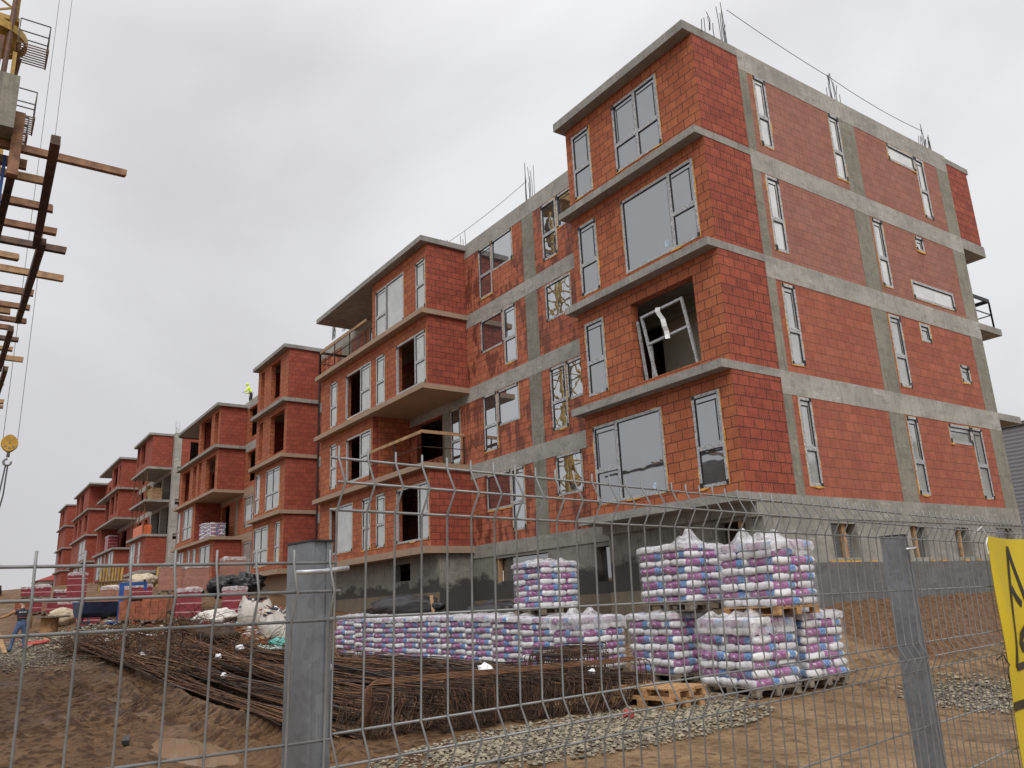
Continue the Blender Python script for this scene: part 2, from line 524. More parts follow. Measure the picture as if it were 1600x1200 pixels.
def ground_mat():
    t = NT('ground')
    tcn = t.add('ShaderNodeTexCoord')
    v = tcn.outputs['Object']
    at = t.add('ShaderNodeVertexColor', layer_name='zone')
    sp = t.add('ShaderNodeSeparateColor')
    t.link(at.outputs['Color'], sp.inputs[0])
    n0 = t.noise(v, 0.35, 6, 0.6)
    n1_ = t.noise(v, 1.7, 8, 0.62)
    n2_ = t.noise(v, 9, 6, 0.65)
    n3 = t.noise(v, 45, 3, 0.6)
    mud = t.ramp(n1_, [(0.28, (0.095, 0.051, 0.025)), (0.5, (0.160, 0.090, 0.046)), (0.72, (0.230, 0.138, 0.076))])
    mud = t.mix(0.5, mud, t.ramp(n2_, [(0.3, (0.25, 0.25, 0.25)), (0.7, (0.75, 0.75, 0.75))]), 'OVERLAY')
    sand = t.ramp(n1_, [(0.3, (0.17, 0.105, 0.055)), (0.55, (0.27, 0.175, 0.095)), (0.75, (0.34, 0.23, 0.13))])
    sand = t.mix(0.45, sand, t.ramp(n2_, [(0.3, (0.25, 0.25, 0.25)), (0.7, (0.75, 0.75, 0.75))]), 'OVERLAY')
    clay = t.ramp(n2_, [(0.3, (0.07, 0.036, 0.019)), (0.5, (0.165, 0.092, 0.050)), (0.75, (0.27, 0.165, 0.095))])
    vo = t.add('ShaderNodeTexVoronoi', Scale=16.0)
    t.link(v, vo.inputs['Vector'])
    grey = t.ramp(vo.outputs['Color'], [(0.1, (0.10, 0.085, 0.062)), (0.5, (0.19, 0.163, 0.122)), (0.9, (0.30, 0.265, 0.205))])
    grey = t.mix(t.ramp(vo.outputs['Distance'], [(0.25, (0, 0, 0)), (0.6, (0.8, 0.8, 0.8))]), grey, (0.07, 0.055, 0.04))
    wob = t.math('MULTIPLY', t.math('SUBTRACT', n1_, 0.5), 0.9)

    def msk(ch):
        return t.ramp(t.math('ADD', sp.outputs[ch], wob), [(0.42, (0, 0, 0)), (0.58, (1, 1, 1))])
    # churned clods are wetter and darker than the crust; tread-groove shade is painted in too
    mud = t.mix(t.ramp(at.outputs['Alpha'], [(0.10, (0, 0, 0)), (0.5, (0.85, 0.85, 0.85))]), mud, (0.060, 0.031, 0.017))
    sand = t.mix(t.ramp(at.outputs['Alpha'], [(0.15, (0, 0, 0)), (0.7, (0.7, 0.7, 0.7))]), sand, (0.085, 0.052, 0.030))
    col = t.mix(msk(0), mud, sand)
    col = t.mix(msk(2), col, clay)
    col = t.mix(msk(1), col, grey)
    t.base(col)
    wetness = t.ramp(n0, [(0.35, (0.42, 0.42, 0.42)), (0.6, (0.85, 0.85, 0.85))])
    t.rough(wetness)
    t.p.inputs['Specular IOR Level'].default_value = 0.16
    h = t.math('ADD', t.math('MULTIPLY', n2_, 1.0), t.math('MULTIPLY', n3, 0.35))
    h = t.math('ADD', h, t.math('MULTIPLY', t.math('SUBTRACT', 1.0, vo.outputs['Distance']), 0.35))
    t.bump(h, 1.0, 0.07)
    return t.m


M['ground'] = ground_mat()


def water_mat():
    t = NT('muddy_water')
    t.base((0.25, 0.175, 0.10))
    t.rough(0.06)
    n = t.noise(t.coords(), 6, 2)
    t.bump(n, 0.05, 0.01)
    return t.m


M['water'] = water_mat()


def stone_mat():
    t = NT('gravel_stone')
    oi = t.add('ShaderNodeVertexColor', layer_name='shade')
    t.base(oi.outputs['Color'])
    t.rough(0.75)
    return t.m


M['stone'] = stone_mat()


# ------------------------------------------------------------------ mesh builder
ORG = {}


class MB:
    def __init__(s):
        s.v, s.f, s.m = [], [], []

    def face(s, pts, mi=0):
        b = len(s.v)
        s.v += [tuple(p) for p in pts]
        s.f.append(tuple(range(b, b + len(pts))))
        s.m.append(mi)

    def raw(s, vs, fs, mi=0):
        b = len(s.v)
        s.v += [tuple(p) for p in vs]
        for f in fs:
            s.f.append(tuple(b + i for i in f))
            s.m.append(mi)

    def box(s, x0, x1, y0, y1, z0, z1, mi=0):
        if x0 > x1: x0, x1 = x1, x0
        if y0 > y1: y0, y1 = y1, y0
        if z0 > z1: z0, z1 = z1, z0
        vs = [(x0, y0, z0), (x1, y0, z0), (x1, y1, z0), (x0, y1, z0), (x0, y0, z1), (x1, y0, z1), (x1, y1, z1), (x0, y1, z1)]
        s.raw(vs, [(0, 3, 2, 1), (4, 5, 6, 7), (0, 1, 5, 4), (1, 2, 6, 5), (2, 3, 7, 6), (3, 0, 4, 7)], mi)

    def beam(s, a, b, w, h, mi=0, upv=(0, 0, 1), jag=0.0):
        """box from a to b, w wide sideways, h along up"""
        a, b = Vector(a), Vector(b)
        d = (b - a).normalized()
        u = Vector(upv)
        sd_ = d.cross(u)
        if sd_.length < 1e-4:
            sd_ = d.cross(Vector((1, 0, 0)))
        sd_.normalize()
        u = sd_.cross(d).normalized()
        vs = []
        for p in (a, b):
            for sx, sz in ((-1, -1), (1, -1), (1, 1), (-1, 1)):
                q = p + sd_ * (sx * w / 2) + u * (sz * h / 2)
                if jag:
                    q += Vector([random.uniform(-jag, jag) for _ in range(3)])
                vs.append(q)
        s.raw(vs, [(0, 3, 2, 1), (4, 5, 6, 7), (0, 1, 5, 4), (1, 2, 6, 5), (2, 3, 7, 6), (3, 0, 4, 7)], mi)

    def tube(s, pts, r, n=6, mi=0, cap=True):
        pts = [Vector(p) for p in pts]
        rs = r if isinstance(r, (list, tuple)) else [r] * len(pts)
        b = len(s.v)
        prev = None
        for i, p in enumerate(pts):
            if i == 0: d = pts[1] - p
            elif i == len(pts) - 1: d = p - pts[i - 1]
            else: d = (pts[i + 1] - p).normalized() + (p - pts[i - 1]).normalized()
            if d.length < 1e-9: d = Vector((0, 0, 1))
            d.normalize()
            if prev is None:
                a = d.orthogonal().normalized()
            else:
                a = prev - d * prev.dot(d)
                a = a.normalized() if a.length > 1e-6 else d.orthogonal().normalized()
            prev = a
            c = d.cross(a)
            for k in range(n):
                t = 2 * math.pi * k / n
                s.v.append(tuple(p + (a * math.cos(t) + c * math.sin(t)) * rs[i]))
        for i in range(len(pts) - 1):
            for k in range(n):
                k2 = (k + 1) % n
                s.f.append((b + i * n + k, b + i * n + k2, b + (i + 1) * n + k2, b + (i + 1) * n + k))
                s.m.append(mi)
        if cap:
            s.f.append(tuple(b + k for k in range(n))[::-1]); s.m.append(mi)
            e = b + (len(pts) - 1) * n
            s.f.append(tuple(e + k for k in range(n))); s.m.append(mi)

    def lathe(s, cx, cy, prof, n=24, mi=0):
        b = len(s.v)
        for r, z in prof:
            for k in range(n):
                t = 2 * math.pi * k / n
                s.v.append((cx + r * math.cos(t), cy + r * math.sin(t), z))
        for i in range(len(prof) - 1):
            for k in range(n):
                k2 = (k + 1) % n
                s.f.append((b + i * n + k, b + i * n + k2, b + (i + 1) * n + k2, b + (i + 1) * n + k)); s.m.append(mi)

    def build(s, name, mats, parent=None, smooth=False, local=False):
        """vertices are world coordinates unless local; a child mesh keeps its thing's origin"""
        org = Vector((0, 0, 0))
        if parent is not None and not local:
            org = ORG.get(parent.name, Vector((0, 0, 0)))
        me = bpy.data.meshes.new(name)
        V = np.array(s.v, dtype=np.float64).reshape(-1, 3)
        me.from_pydata((V - np.array(org)).tolist(), [], s.f)
        if not isinstance(mats, (list, tuple)): mats = [mats]
        for m in mats: me.materials.append(m)
        me.polygons.foreach_set('material_index', s.m)
        if smooth: me.polygons.foreach_set('use_smooth', [True] * len(s.f))
        # box-projected UVs in metres
        uvl = me.uv_layers.new(name='UVMap')
        me.update()
        nl = len(me.loops)
        li = np.zeros(nl, dtype=np.int32)
        me.loops.foreach_get('vertex_index', li)
        npoly = len(me.polygons)
        nr = np.zeros(npoly * 3)
        me.polygons.foreach_get('normal', nr)
        nr = np.abs(nr.reshape(-1, 3))
        lt = np.zeros(npoly, dtype=np.int32)
        me.polygons.foreach_get('loop_total', lt)
        ax = np.repeat(np.argmax(nr, axis=1), lt)
        P = V[li]
        uv = np.empty((nl, 2))
        uv[:, 0] = np.where(ax == 0, P[:, 1], P[:, 0])
        uv[:, 1] = np.where(ax == 2, P[:, 1], P[:, 2])
        uvl.data.foreach_set('uv', uv.ravel())
        o = bpy.data.objects.new(name, me)
        COL.objects.link(o)
        if parent is not None:
            o.parent = parent
            ORG[o.name] = org
        return o


def thing(name, label, cat, loc, group=None, rz=0):
    o = bpy.data.objects.new(name, None)
    o.empty_display_size = 0.3
    COL.objects.link(o)
    o.location = loc
    o.rotation_euler = (0, 0, rz)
    o['label'] = label
    o['category'] = cat
    if group: o['group'] = group
    ORG[o.name] = Vector(loc)
    return o


def tag(o, label, cat, group=None):
    o['label'] = label
    o['category'] = cat
    if group: o['group'] = group
    return o


def dup(root, loc=None, rz=None, label=None):
    r = root.copy()
    COL.objects.link(r)
    if loc is not None: r.location = loc
    if rz is not None: r.rotation_euler = (0, 0, rz)
    if label: r['label'] = label
    for ch in list(root.children):
        c = ch.copy()
        COL.objects.link(c)
        c.parent = r
        for g in list(ch.children):
            d = g.copy()
            COL.objects.link(d)
            d.parent = c
    return r


# ------------------------------------------------------------------ terrain
CTRL = np.array([(-12, 14, -3.85), (-10, 18, -3.85), (-9, 9, -3.85), (-8, 4, -3.85), (-15, 10, -3.85), (-3, 9, -3.80), (0, 13, -3.78),
                 (0, 6, -3.74), (-3, 3, -3.77), (-3, 0.5, -3.74), (5, 10, -3.68), (3, 3.1, -3.66), (8.5, 9.2, -3.55), (5.7, 3.2, -3.58), (11.6, 4.4, -3.42),
                 (8, 1.2, -3.40), (3, 1.0, -3.5), (15, 1.0, -3.2),
                 (11.5, 9, -3.30), (12.7, 9.1, -3.25), (16, 12, -3.2), (22, 11.3, -2.97), (14.3, 5.8, -2.75), (16.6, 5.3, -2.4), (24.5, 5.5, -2.18),
                 (29, 7.8, -2.05), (34, 9.8, -2.74), (41, 8.5, -1.44), (39.5, 6.0, -0.9), (48, 10, -1.25), (30, 3, -1.4), (36, 2.5, -0.8), (50, 2, -0.1), (60, 5, 0.4),
                 (68, 2, 1.2), (90, 2, 2.2), (110, 4, 2.7), (130, 5, 2.8), (97, 12, 0.9), (167, 0, 3.6), (150, 40, 3.4), (60, 30, -1.5), (34, 30, -3),
                 (0, 40, -3.9), (-40, 20, -4), (-30, -20, -3.9), (-5.2, -6, -3.72), (-5, -12, -3.75), (-4, -3, -3.72), (-0.05, -2, -2.50), (-0.05, -6, -2.42), (-0.05, -10, -2.34),
                 (-1.0, -2.0, -2.75), (-1.1, -6, -2.6), (-1.2, -10, -2.5), (-2.6, -2.5, -3.45), (-3.0, -7, -3.35), (-0.5, -15, -2.3),
                 (30, -30, -2), (0, -30, -2.5), (100, -30, 2), (300, 0, 6.5), (300, 200, 9), (300, -200, 7), (-200, 0, -4), (-100, 200, -3), (0, -200, -2)], dtype=float)


def _phi(r): return np.sqrt(r * r + 4.0)


_D = np.linalg.norm(CTRL[:, None, :2] - CTRL[None, :, :2], axis=2)
_A = _phi(_D) + 0.0 * np.eye(len(CTRL))
_A -= np.eye(len(CTRL)) * 0.05
_wt = np.linalg.lstsq(np.block([[_A, np.ones((len(CTRL), 1))], [np.ones((1, len(CTRL))), np.zeros((1, 1))]]),
                      np.append(CTRL[:, 2], 0), rcond=None)[0]


def gza(x, y):
    x = np.atleast_1d(np.asarray(x, float)); y = np.atleast_1d(np.asarray(y, float))
    out = np.full(x.shape, _wt[-1])
    for (cx, cy, _), w in zip(CTRL, _wt[:-1]):
        out += w * _phi(np.hypot(x - cx, y - cy))
    return out


def gz(x, y): return float(gza([x], [y])[0])


PUDDLES = [(0.45, 11.25, 1.7, 0.42, 0.02), (2.6, 10.7, 0.7, 0.22, 0.3), (4.6, 10.9, 0.6, 0.2, 0.1), (7.4, 11.0, 0.9, 0.25, 0.2)]


def axis_pts(segs):
    out = []
    for a, b, st in segs:
        n = max(1, int(round((b - a) / st)))
        out += [a + (b - a) * i / n for i in range(n)]
    out.append(segs[-1][1])
    return np.array(out)


def build_ground():
    xs = axis_pts([(-900, -100, 100), (-100, -30, 10), (-30, -13, 1.0), (-13, -7, 0.10), (-7, 8, 0.042), (8, 12, 0.08), (12, 22, 0.16), (22, 50, 0.5), (50, 150, 3), (150, 400, 25), (400, 1500, 150)])
    ys = axis_pts([(-900, -100, 100), (-100, -20, 6), (-20, -8, 0.4), (-8, 0, 0.10), (0, 13.3, 0.042), (13.3, 20, 0.5), (20, 60, 3), (60, 160, 20), (160, 900, 100)])
    X, Y = np.meshgrid(xs, ys, indexing='ij')
    x, y = X.ravel(), Y.ravel()
    z = gza(x, y)
    near = np.exp(-((np.maximum(0, x - 12)) / 12) ** 2) * np.exp(-((np.maximum(0, -6 - y)) / 6) ** 2) * (x > -25) * (y < 25)
    # lumps of trodden mud
    lump = np.zeros_like(z)
    moist_shade = np.zeros_like(z)
    idx = np.where(near > 0.02)[0]
    for i in idx:
        p = Vector((x[i], y[i], 0))
        q = Vector((x[i] * 0.8, y[i] * 1.15, 0))
        field = mnoise.noise(q * 0.55 + Vector((4, 8, 2)))          # where the mud is churned up
        c1_ = max(0.0, mnoise.noise(q * 4.6 + Vector((9, 1, 4))) + field * 0.3 - 0.16)
        c2_ = max(0.0, mnoise.noise(q * 9.7 + Vector((2, 5, 7))) + field * 0.3 - 0.14)
        moist_shade[i] = min(1.0, c1_ * 1.5 + c2_ * 1.7)
        lump[i] = (mnoise.noise(p * 0.6) * 0.03 + mnoise.noise(p * 1.5 + Vector((5, 3, 1))) * 0.015 + c1_ * 0.05 + c2_ * 0.055 +
                   abs(mnoise.noise(p * 17.0)) * 0.018 + mnoise.noise(p * 7.0) * 0.012)
    sandy = 1 / (1 + np.exp(-((-x * 0.9 - y * 0.75) + 4.2) * 1.2))      # right-hand sandy area: smoother
    z += lump * near * (1 - 0.5 * sandy)
    # tyre ruts running away along the heap of bars
    for (ax_, ay_, bx_, by_, w, am_) in ((-2.2, 10.45, 12, 10.25, 0.36, 1.0), (1.0, 12.0, 14, 11.6, 0.40, 0.45), (3.0, 11.2, 11, 11.0, 0.26, 0.4)):
        L = math.hypot(bx_ - ax_, by_ - ay_)
        dx, dy = (bx_ - ax_) / L, (by_ - ay_) / L
        s_ = (x - ax_) * dx + (y - ay_) * dy
        t_ = (x - ax_) * -dy + (y - ay_) * dx + 0.12 * np.sin(s_ * 0.7)
        m = (s_ > 0) & (s_ < L) & (np.abs(t_) < w * 1.8)
        prof = -0.11 * np.exp(-(t_ / (w * 0.6)) ** 2) + 0.12 * np.exp(-((np.abs(t_) - w * 1.05) / (w * 0.3)) ** 2)
        tread = 0.06 * np.clip(np.sin(s_ * 2 * math.pi / 0.26 + np.abs(t_) * 9) * 1.6, -1, 1) * np.exp(-(t_ / (w * 0.75)) ** 2)
        z += np.where(m, am_ * prof + (0.4 + 0.6 * am_) * tread, 0)
        moist_shade += np.where(m, 0.28 * (tread < -0.01) + 0.18 * np.exp(-((np.abs(t_) - w * 1.05) / (w * 0.25)) ** 2), 0)  # shade painted into the tread grooves, wet soil on the rut shoulders
    pud = []
    for (px, py, a, b, rot_) in PUDDLES:
        c, s2 = math.cos(rot_), math.sin(rot_)
        u = ((x - px) * c + (y - py) * s2) / a
        v = (-(x - px) * s2 + (y - py) * c) / b
        d = u * u + v * v
        k = np.exp(-d * d * 0.7)
        z0 = gz(px, py)
        z = z * (1 - k) + (z0 - 0.09) * k
        pud.append(z0 - 0.055)
    bank = np.clip((x + 3.3) / 0.8, 0, 1) * np.clip((-0.3 - y) / 0.8, 0, 1) * (x < 0.2) * (y > -14)
    bi = np.where(bank > 0.02)[0]
    for i in bi:
        p = Vector((x[i], y[i], 0))
        z[i] += bank[i] * (abs(mnoise.noise(p * 3.1)) * 0.13 + abs(mnoise.noise(p * 7.3)) * 0.07 - 0.04)
    # zones: r sand, g gravel, b red clay bank
    sand = np.clip(sandy, 0, 1)
    grav = np.zeros_like(z)
    for (px, py, a, b, rot_, kk) in GRAVEL:
        c, s2 = math.cos(rot_), math.sin(rot_)
        u = ((x - px) * c + (y - py) * s2) / a
        v = (-(x - px) * s2 + (y - py) * c) / b
        grav = np.maximum(grav, np.clip(1.35 - np.sqrt(u * u + v * v), 0, 1) * kk)
    clay = np.clip((x + 3.1) / 0.7, 0, 1) * np.clip((-0.6 - y) / 0.8, 0, 1) * (x < 1)
    clay = np.maximum(clay, 0.7 * np.exp(-(((x - 15) / 4) ** 2 + ((y - 6.8) / 1.6) ** 2)))
    nx, ny = len(xs), len(ys)
    I = np.arange(nx * ny).reshape(nx, ny)
    faces = np.stack([I[:-1, :-1], I[1:, :-1], I[1:, 1:], I[:-1, 1:]], axis=-1).reshape(-1, 4)
    me = bpy.data.meshes.new('ground')
    me.vertices.add(nx * ny)
    me.vertices.foreach_set('co', np.stack([x, y, z], axis=1).ravel())
    me.loops.add(faces.size)
    me.loops.foreach_set('vertex_index', faces.ravel().astype(np.int32))
    me.polygons.add(len(faces))
    me.polygons.foreach_set('loop_start', np.arange(0, faces.size, 4, dtype=np.int32))
    me.polygons.foreach_set('use_smooth', np.ones(len(faces), dtype=bool))
    me.update(calc_edges=True)
    ca = me.color_attributes.new('zone', 'FLOAT_COLOR', 'POINT')
    ca.data.foreach_set('color', np.stack([sand, grav, clay, np.clip(moist_shade * near, 0, 1)], axis=1).ravel())
    me.materials.append(M['ground'])
    o = bpy.data.objects.new('ground', me)
    COL.objects.link(o)
    o['kind'] = 'structure'
    for (px, py, a, b, rot_), zz in zip(PUDDLES, pud):
        mb = MB()
        n = 40
        pts = []
        for k in range(n):
            t = 2 * math.pi * k / n
            q = 1.15 + 0.15 * math.sin(3 * t + px)
            u, v = a * q * math.cos(t), b * q * math.sin(t)
            pts.append((px + u * math.cos(rot_) - v * math.sin(rot_), py + u * math.sin(rot_) + v * math.cos(rot_), zz))
        mb.face(pts)
        w = mb.build('puddle', M['water'])
        w['kind'] = 'structure'


GRAVEL = [(-2.9, 7.0, 1.1, 2.9, 0.05, 1.0), (-4.6, 0.2, 1.3, 1.8, 0.3, 0.9), (20.5, 11.2, 6.5, 2.4, 0.0, 0.8), (28, 9.5, 8.0, 2.2, 0.0, 0.7), (-2.0, 4.6, 1.0, 1.0, 0, 0.9)]
build_ground()


def build_gravel():
    V, Fc, C = [], [], []
    ico = [(0, 0, 1), (0.9, 0, 0.3), (0.28, 0.85, 0.3), (-0.72, 0.52, 0.3), (-0.72, -0.52, 0.3), (0.28, -0.85, 0.3), (0, 0, -0.7)]
    fs = [(0, 1, 2), (0, 2, 3), (0, 3, 4), (0, 4, 5), (0, 5, 1), (6, 2, 1), (6, 3, 2), (6, 4, 3), (6, 5, 4), (6, 1, 5)]
    P = []
    for (px, py, a, b, rot_, kk), n, s0 in zip(GRAVEL, (7500, 2800, 6500, 2500, 900), (0.022, 0.023, 0.028, 0.045, 0.024)):
        for _ in range(n):
            rr = math.sqrt(random.random()) * 1.12
            if rr > 0.85 and random.random() < 0.5: continue
            t = random.random() * 6.283
            u, v = a * rr * math.cos(t), b * rr * math.sin(t)
            P.append((px + u * math.cos(rot_) - v * math.sin(rot_), py + u * math.sin(rot_) + v * math.cos(rot_), s0 * random.lognormvariate(0, 0.35)))
    zs = gza([p[0] for p in P], [p[1] for p in P])
    for (x, y, s), z in zip(P, zs):
        c, sn = math.cos(x * 50), math.sin(x * 50)
        fx, fy, fz = random.uniform(0.8, 1.5), random.uniform(0.7, 1.1), random.uniform(0.5, 0.9)
        b = len(V)
        for (i, j, k) in ico:
            i *= fx; j *= fy
            V.append((x + (i * c - j * sn) * s, y + (i * sn + j * c) * s, z + 0.02 + k * fz * s))
        g = random.uniform(0.07, 0.30)
        w = random.uniform(0.0, 0.12)
        C += [(g * (1.08 + w * 0.5), g * (0.94), g * (0.72 - w), 1)] * 7
        Fc += [tuple(b + q for q in f) for f in fs]
    me = bpy.data.meshes.new('gravel')
    me.from_pydata(V, [], Fc)
    ca = me.color_attributes.new('shade', 'FLOAT_COLOR', 'POINT')
    ca.data.foreach_set('color', np.array(C).ravel())
    me.materials.append(M['stone'])
    o = bpy.data.objects.new('gravel', me)
    COL.objects.link(o)
    o['kind'] = 'stuff'
    o['label'] = 'loose grey and tan crushed stone spread over the muddy ground'
    o['category'] = 'gravel'


build_gravel()


# ------------------------------------------------------------------ building parts
def wall(name, root, axis, val, inward, a0, a1, z0, z1, mat, holes=(), th=0.25, end=None):
    """wall panel lying in the plane axis=val; thickness goes towards inward (+1/-1); holes: (a0,a1,z0,z1)"""
    if a0 > a1: a0, a1 = a1, a0
    hs = [(min(h[0], h[1]), max(h[0], h[1]), h[2], h[3]) for h in holes]
    A = sorted({a0, a1, *[min(max(q, a0), a1) for h in hs for q in h[:2]]})
    Z = sorted({z0, z1, *[min(max(q, z0), z1) for h in hs for q in h[2:]]})

    def solid(i, j):
        if i < 0 or j < 0 or i >= len(A) - 1 or j >= len(Z) - 1: return False
        ca, cz = (A[i] + A[i + 1]) / 2, (Z[j] + Z[j + 1]) / 2
        return not any(h[0] < ca < h[1] and h[2] < cz < h[3] for h in hs)
    o_, i_ = val, val + inward * th

    def pt(a, d, z): return (d, a, z) if axis == 'x' else (a, d, z)
    mb = MB()
    for i in range(len(A) - 1):
        for j in range(len(Z) - 1):
            if not solid(i, j): continue
            p, q, s, t = A[i], A[i + 1], Z[j], Z[j + 1]
            mb.face([pt(p, o_, s), pt(q, o_, s), pt(q, o_, t), pt(p, o_, t)])
            mb.face([pt(p, i_, t), pt(q, i_, t), pt(q, i_, s), pt(p, i_, s)])
            if not solid(i - 1, j): mb.face([pt(p, o_, s), pt(p, o_, t), pt(p, i_, t), pt(p, i_, s)], 1 if end and i == 0 else 0)
            if not solid(i + 1, j): mb.face([pt(q, o_, t), pt(q, o_, s), pt(q, i_, s), pt(q, i_, t)], 1 if end and i == len(A) - 2 else 0)
            if not solid(i, j - 1): mb.face([pt(p, o_, s), pt(p, i_, s), pt(q, i_, s), pt(q, o_, s)])
            if not solid(i, j + 1): mb.face([pt(p, o_, t), pt(q, o_, t), pt(q, i_, t), pt(p, i_, t)])
    return mb.build(name, [mat, end] if end else mat, root)


def box_part(name, root, mat, *b):
    mb = MB()
    mb.box(*b)
    return mb.build(name, mat, root)


def window(root, axis, val, out, rects, glass='glass', foam=True, missing=(), fw_=0.07, tape=True):
    """rects: (a0,a1,z0,z1,[mullion positions],[transom (zpos,a0,a1)])"""
    fr, gl, fm, tp = MB(), MB(), MB(), MB()
    far = abs(val) > 1e6

    def bx(mb, a0, a1, d0, d1, z0, z1, mi=0):
        d0, d1 = val + out * d0, val + out * d1
        if axis == 'x': mb.box(d0, d1, a0, a1, z0, z1, mi)
        else: mb.box(a0, a1, d0, d1, z0, z1, mi)
    for ri, rc in enumerate(rects):
        a0, a1, z0, z1 = min(rc[0], rc[1]), max(rc[0], rc[1]), rc[2], rc[3]
        mul = rc[4] if len(rc) > 4 else []
        tra = rc[5] if len(rc) > 5 else []
        g = 0.015
        a0 += g; a1 -= g; z0 += g; z1 -= g
        D0, D1 = -0.07, 0.012
        bx(fr, a0, a1, D0, D1, z0, z0 + fw_)
        bx(fr, a0, a1, D0, D1, z1 - fw_, z1)
        bx(fr, a0, a0 + fw_, D0, D1, z0 + fw_, z1 - fw_)
        bx(fr, a1 - fw_, a1, D0, D1, z0 + fw_, z1 - fw_)
        cells = [a0 + fw_] + sorted(mul) + [a1 - fw_]
        for m in mul:
            bx(fr, m - 0.05, m + 0.05, D0, D1 - 0.002, z0 + fw_, z1 - fw_)
        # black gasket lines
        for i in range(len(cells) - 1):
            l, r_ = cells[i] + (0.05 if i else 0), cells[i + 1] - (0.05 if i < len(cells) - 2 else 0)
            zz = [z0 + fw_, z1 - fw_]
            for (tz, ta0, ta1) in tra:
                if min(ta0, ta1) - 0.02 <= (l + r_) / 2 <= max(ta0, ta1) + 0.02:
                    bx(fr, l, r_, D0, D1 - 0.004, tz - 0.055, tz + 0.055)
                    zz = [z0 + fw_, tz - 0.055, tz + 0.055, z1 - fw_]
            for k in range(0, len(zz), 2):
                w = 0.016
                b0, b1 = zz[k], zz[k + 1]
                if (ri, i) in missing:
                    continue
                bx(fr, l, l + w, -0.05, 0.004, b0, b1, 1)
                bx(fr, r_ - w, r_, -0.05, 0.004, b0, b1, 1)
                bx(fr, l + w, r_ - w, -0.05, 0.004, b1 - w * 1.3, b1, 1)
                bx(gl, l + w, r_ - w, -0.042, -0.022, b0, b1 - w * 1.3)
                # opening leaf: inner dark seam
                if (r_ - l) < 1.15 and k == len(zz) - 2 and tape:
                    side = r_ - 0.10 if (i + ri) % 2 else l + 0.075
                    bx(fr, side, side + 0.022, -0.021, -0.012, b0 + 0.05, b1 - 0.12, 1)
                    bx(fr, l + 0.06, r_ - 0.06, -0.021, -0.012, b1 - 0.15, b1 - 0.12, 1)
        if tape:
            for ca, cz in ((a0, z0), (a1, z0), (a0, z1), (a1, z1)):
                if random.random() < 0.7:
                    w, h = random.uniform(0.05, 0.11), random.uniform(0.07, 0.16)
                    sx = 1 if ca == a0 else -1
                    sz = 1 if cz == z0 else -1
                    bx(fr, ca + sx * 0.004, ca + sx * w, 0.0125, 0.026, cz + sz * 0.004, cz + sz * h, 1)
        if foam:
            def amt(p, big):
                v = mnoise.noise(Vector((p * 2.1, a0 * 3.7 + z0, big * 5.0)))
                return 0.005 + max(0.0, v) * (0.085 if big else 0.05)
            n = max(3, int((a1 - a0) / 0.06))
            for i in range(n):
                p, q = a0 - 0.012 + (a1 - a0 + .024) * i / n, a0 - 0.012 + (a1 - a0 + .024) * (i + 1) / n
                e = amt(p, 1)
                bx(fm, p, q, -0.05, 0.004 + e * .5, z0 - 0.004 - e, z0)
                e = amt(p + 31, 0) * .6
                bx(fm, p, q, -0.05, 0.004 + e * .4, z1, z1 + 0.004 + e)
            n = max(3, int((z1 - z0) / 0.08))
            for i in range(n):
                p, q = z0 + (z1 - z0) * i / n, z0 + (z1 - z0) * (i + 1) / n
                e = amt(p + 7, 0)
                bx(fm, a0 - 0.004 - e, a0, -0.05, 0.003 + e * .4, p, q)
                e = amt(p + 17, 0)
                bx(fm, a1, a1 + 0.004 + e, -0.05, 0.003 + e * .4, p, q)
    w = fr.build('window', [M['frame'], M['black']], root)
    if gl.f: gl.build('pane', M[glass], w)
    if fm.f: fm.build('foam_seal', M['foam'], w)
    return w


def starter_bars(root, x, y, z, dx, dy, n, h=0.9):
    mb = MB()
    for i in range(n):
        px, py = x + random.uniform(-dx, dx), y + random.uniform(-dy, dy)
        hh = h * random.uniform(0.45, 1.15)
        mb.tube([(px, py, z - 0.05), (px + random.uniform(-.03, .03), py + random.uniform(-.03, .03), z + hh * 0.5),
                 (px + random.uniform(-.05, .05), py + random.uniform(-.05, .05), z + hh)], 0.010, 4)
    return mb.build('starter_bars', M['rebar_grey'], root)


def railing(root, pts, h=1.0, mat='rust_dark', top='wood_tan', n_post=3):
    mb = MB()
    for (x0, y0, z0), (x1, y1, z1) in zip(pts[:-1], pts[1:]):
        for k in range(n_post):
            t = k / (n_post - 1)
            x, y, z = x0 + (x1 - x0) * t, y0 + (y1 - y0) * t, z0 + (z1 - z0) * t
            mb.beam((x, y, z), (x, y, z + h), 0.045, 0.045, 0, (1, 0, 0))
        mb.beam((x0, y0, z0 + h * 0.55), (x1, y1, z1 + h * 0.55), 0.03, 0.03, 0)
    r_ = mb.build('railing', M[mat], root)
    tb = MB()
    for a, b in zip(pts[:-1], pts[1:]):
        tb.beam((a[0], a[1], a[2] + h + 0.05), (b[0], b[1], b[2] + h + 0.05), 0.05, 0.12)
    tb.build('handrail', M[top], r_)
    return r_


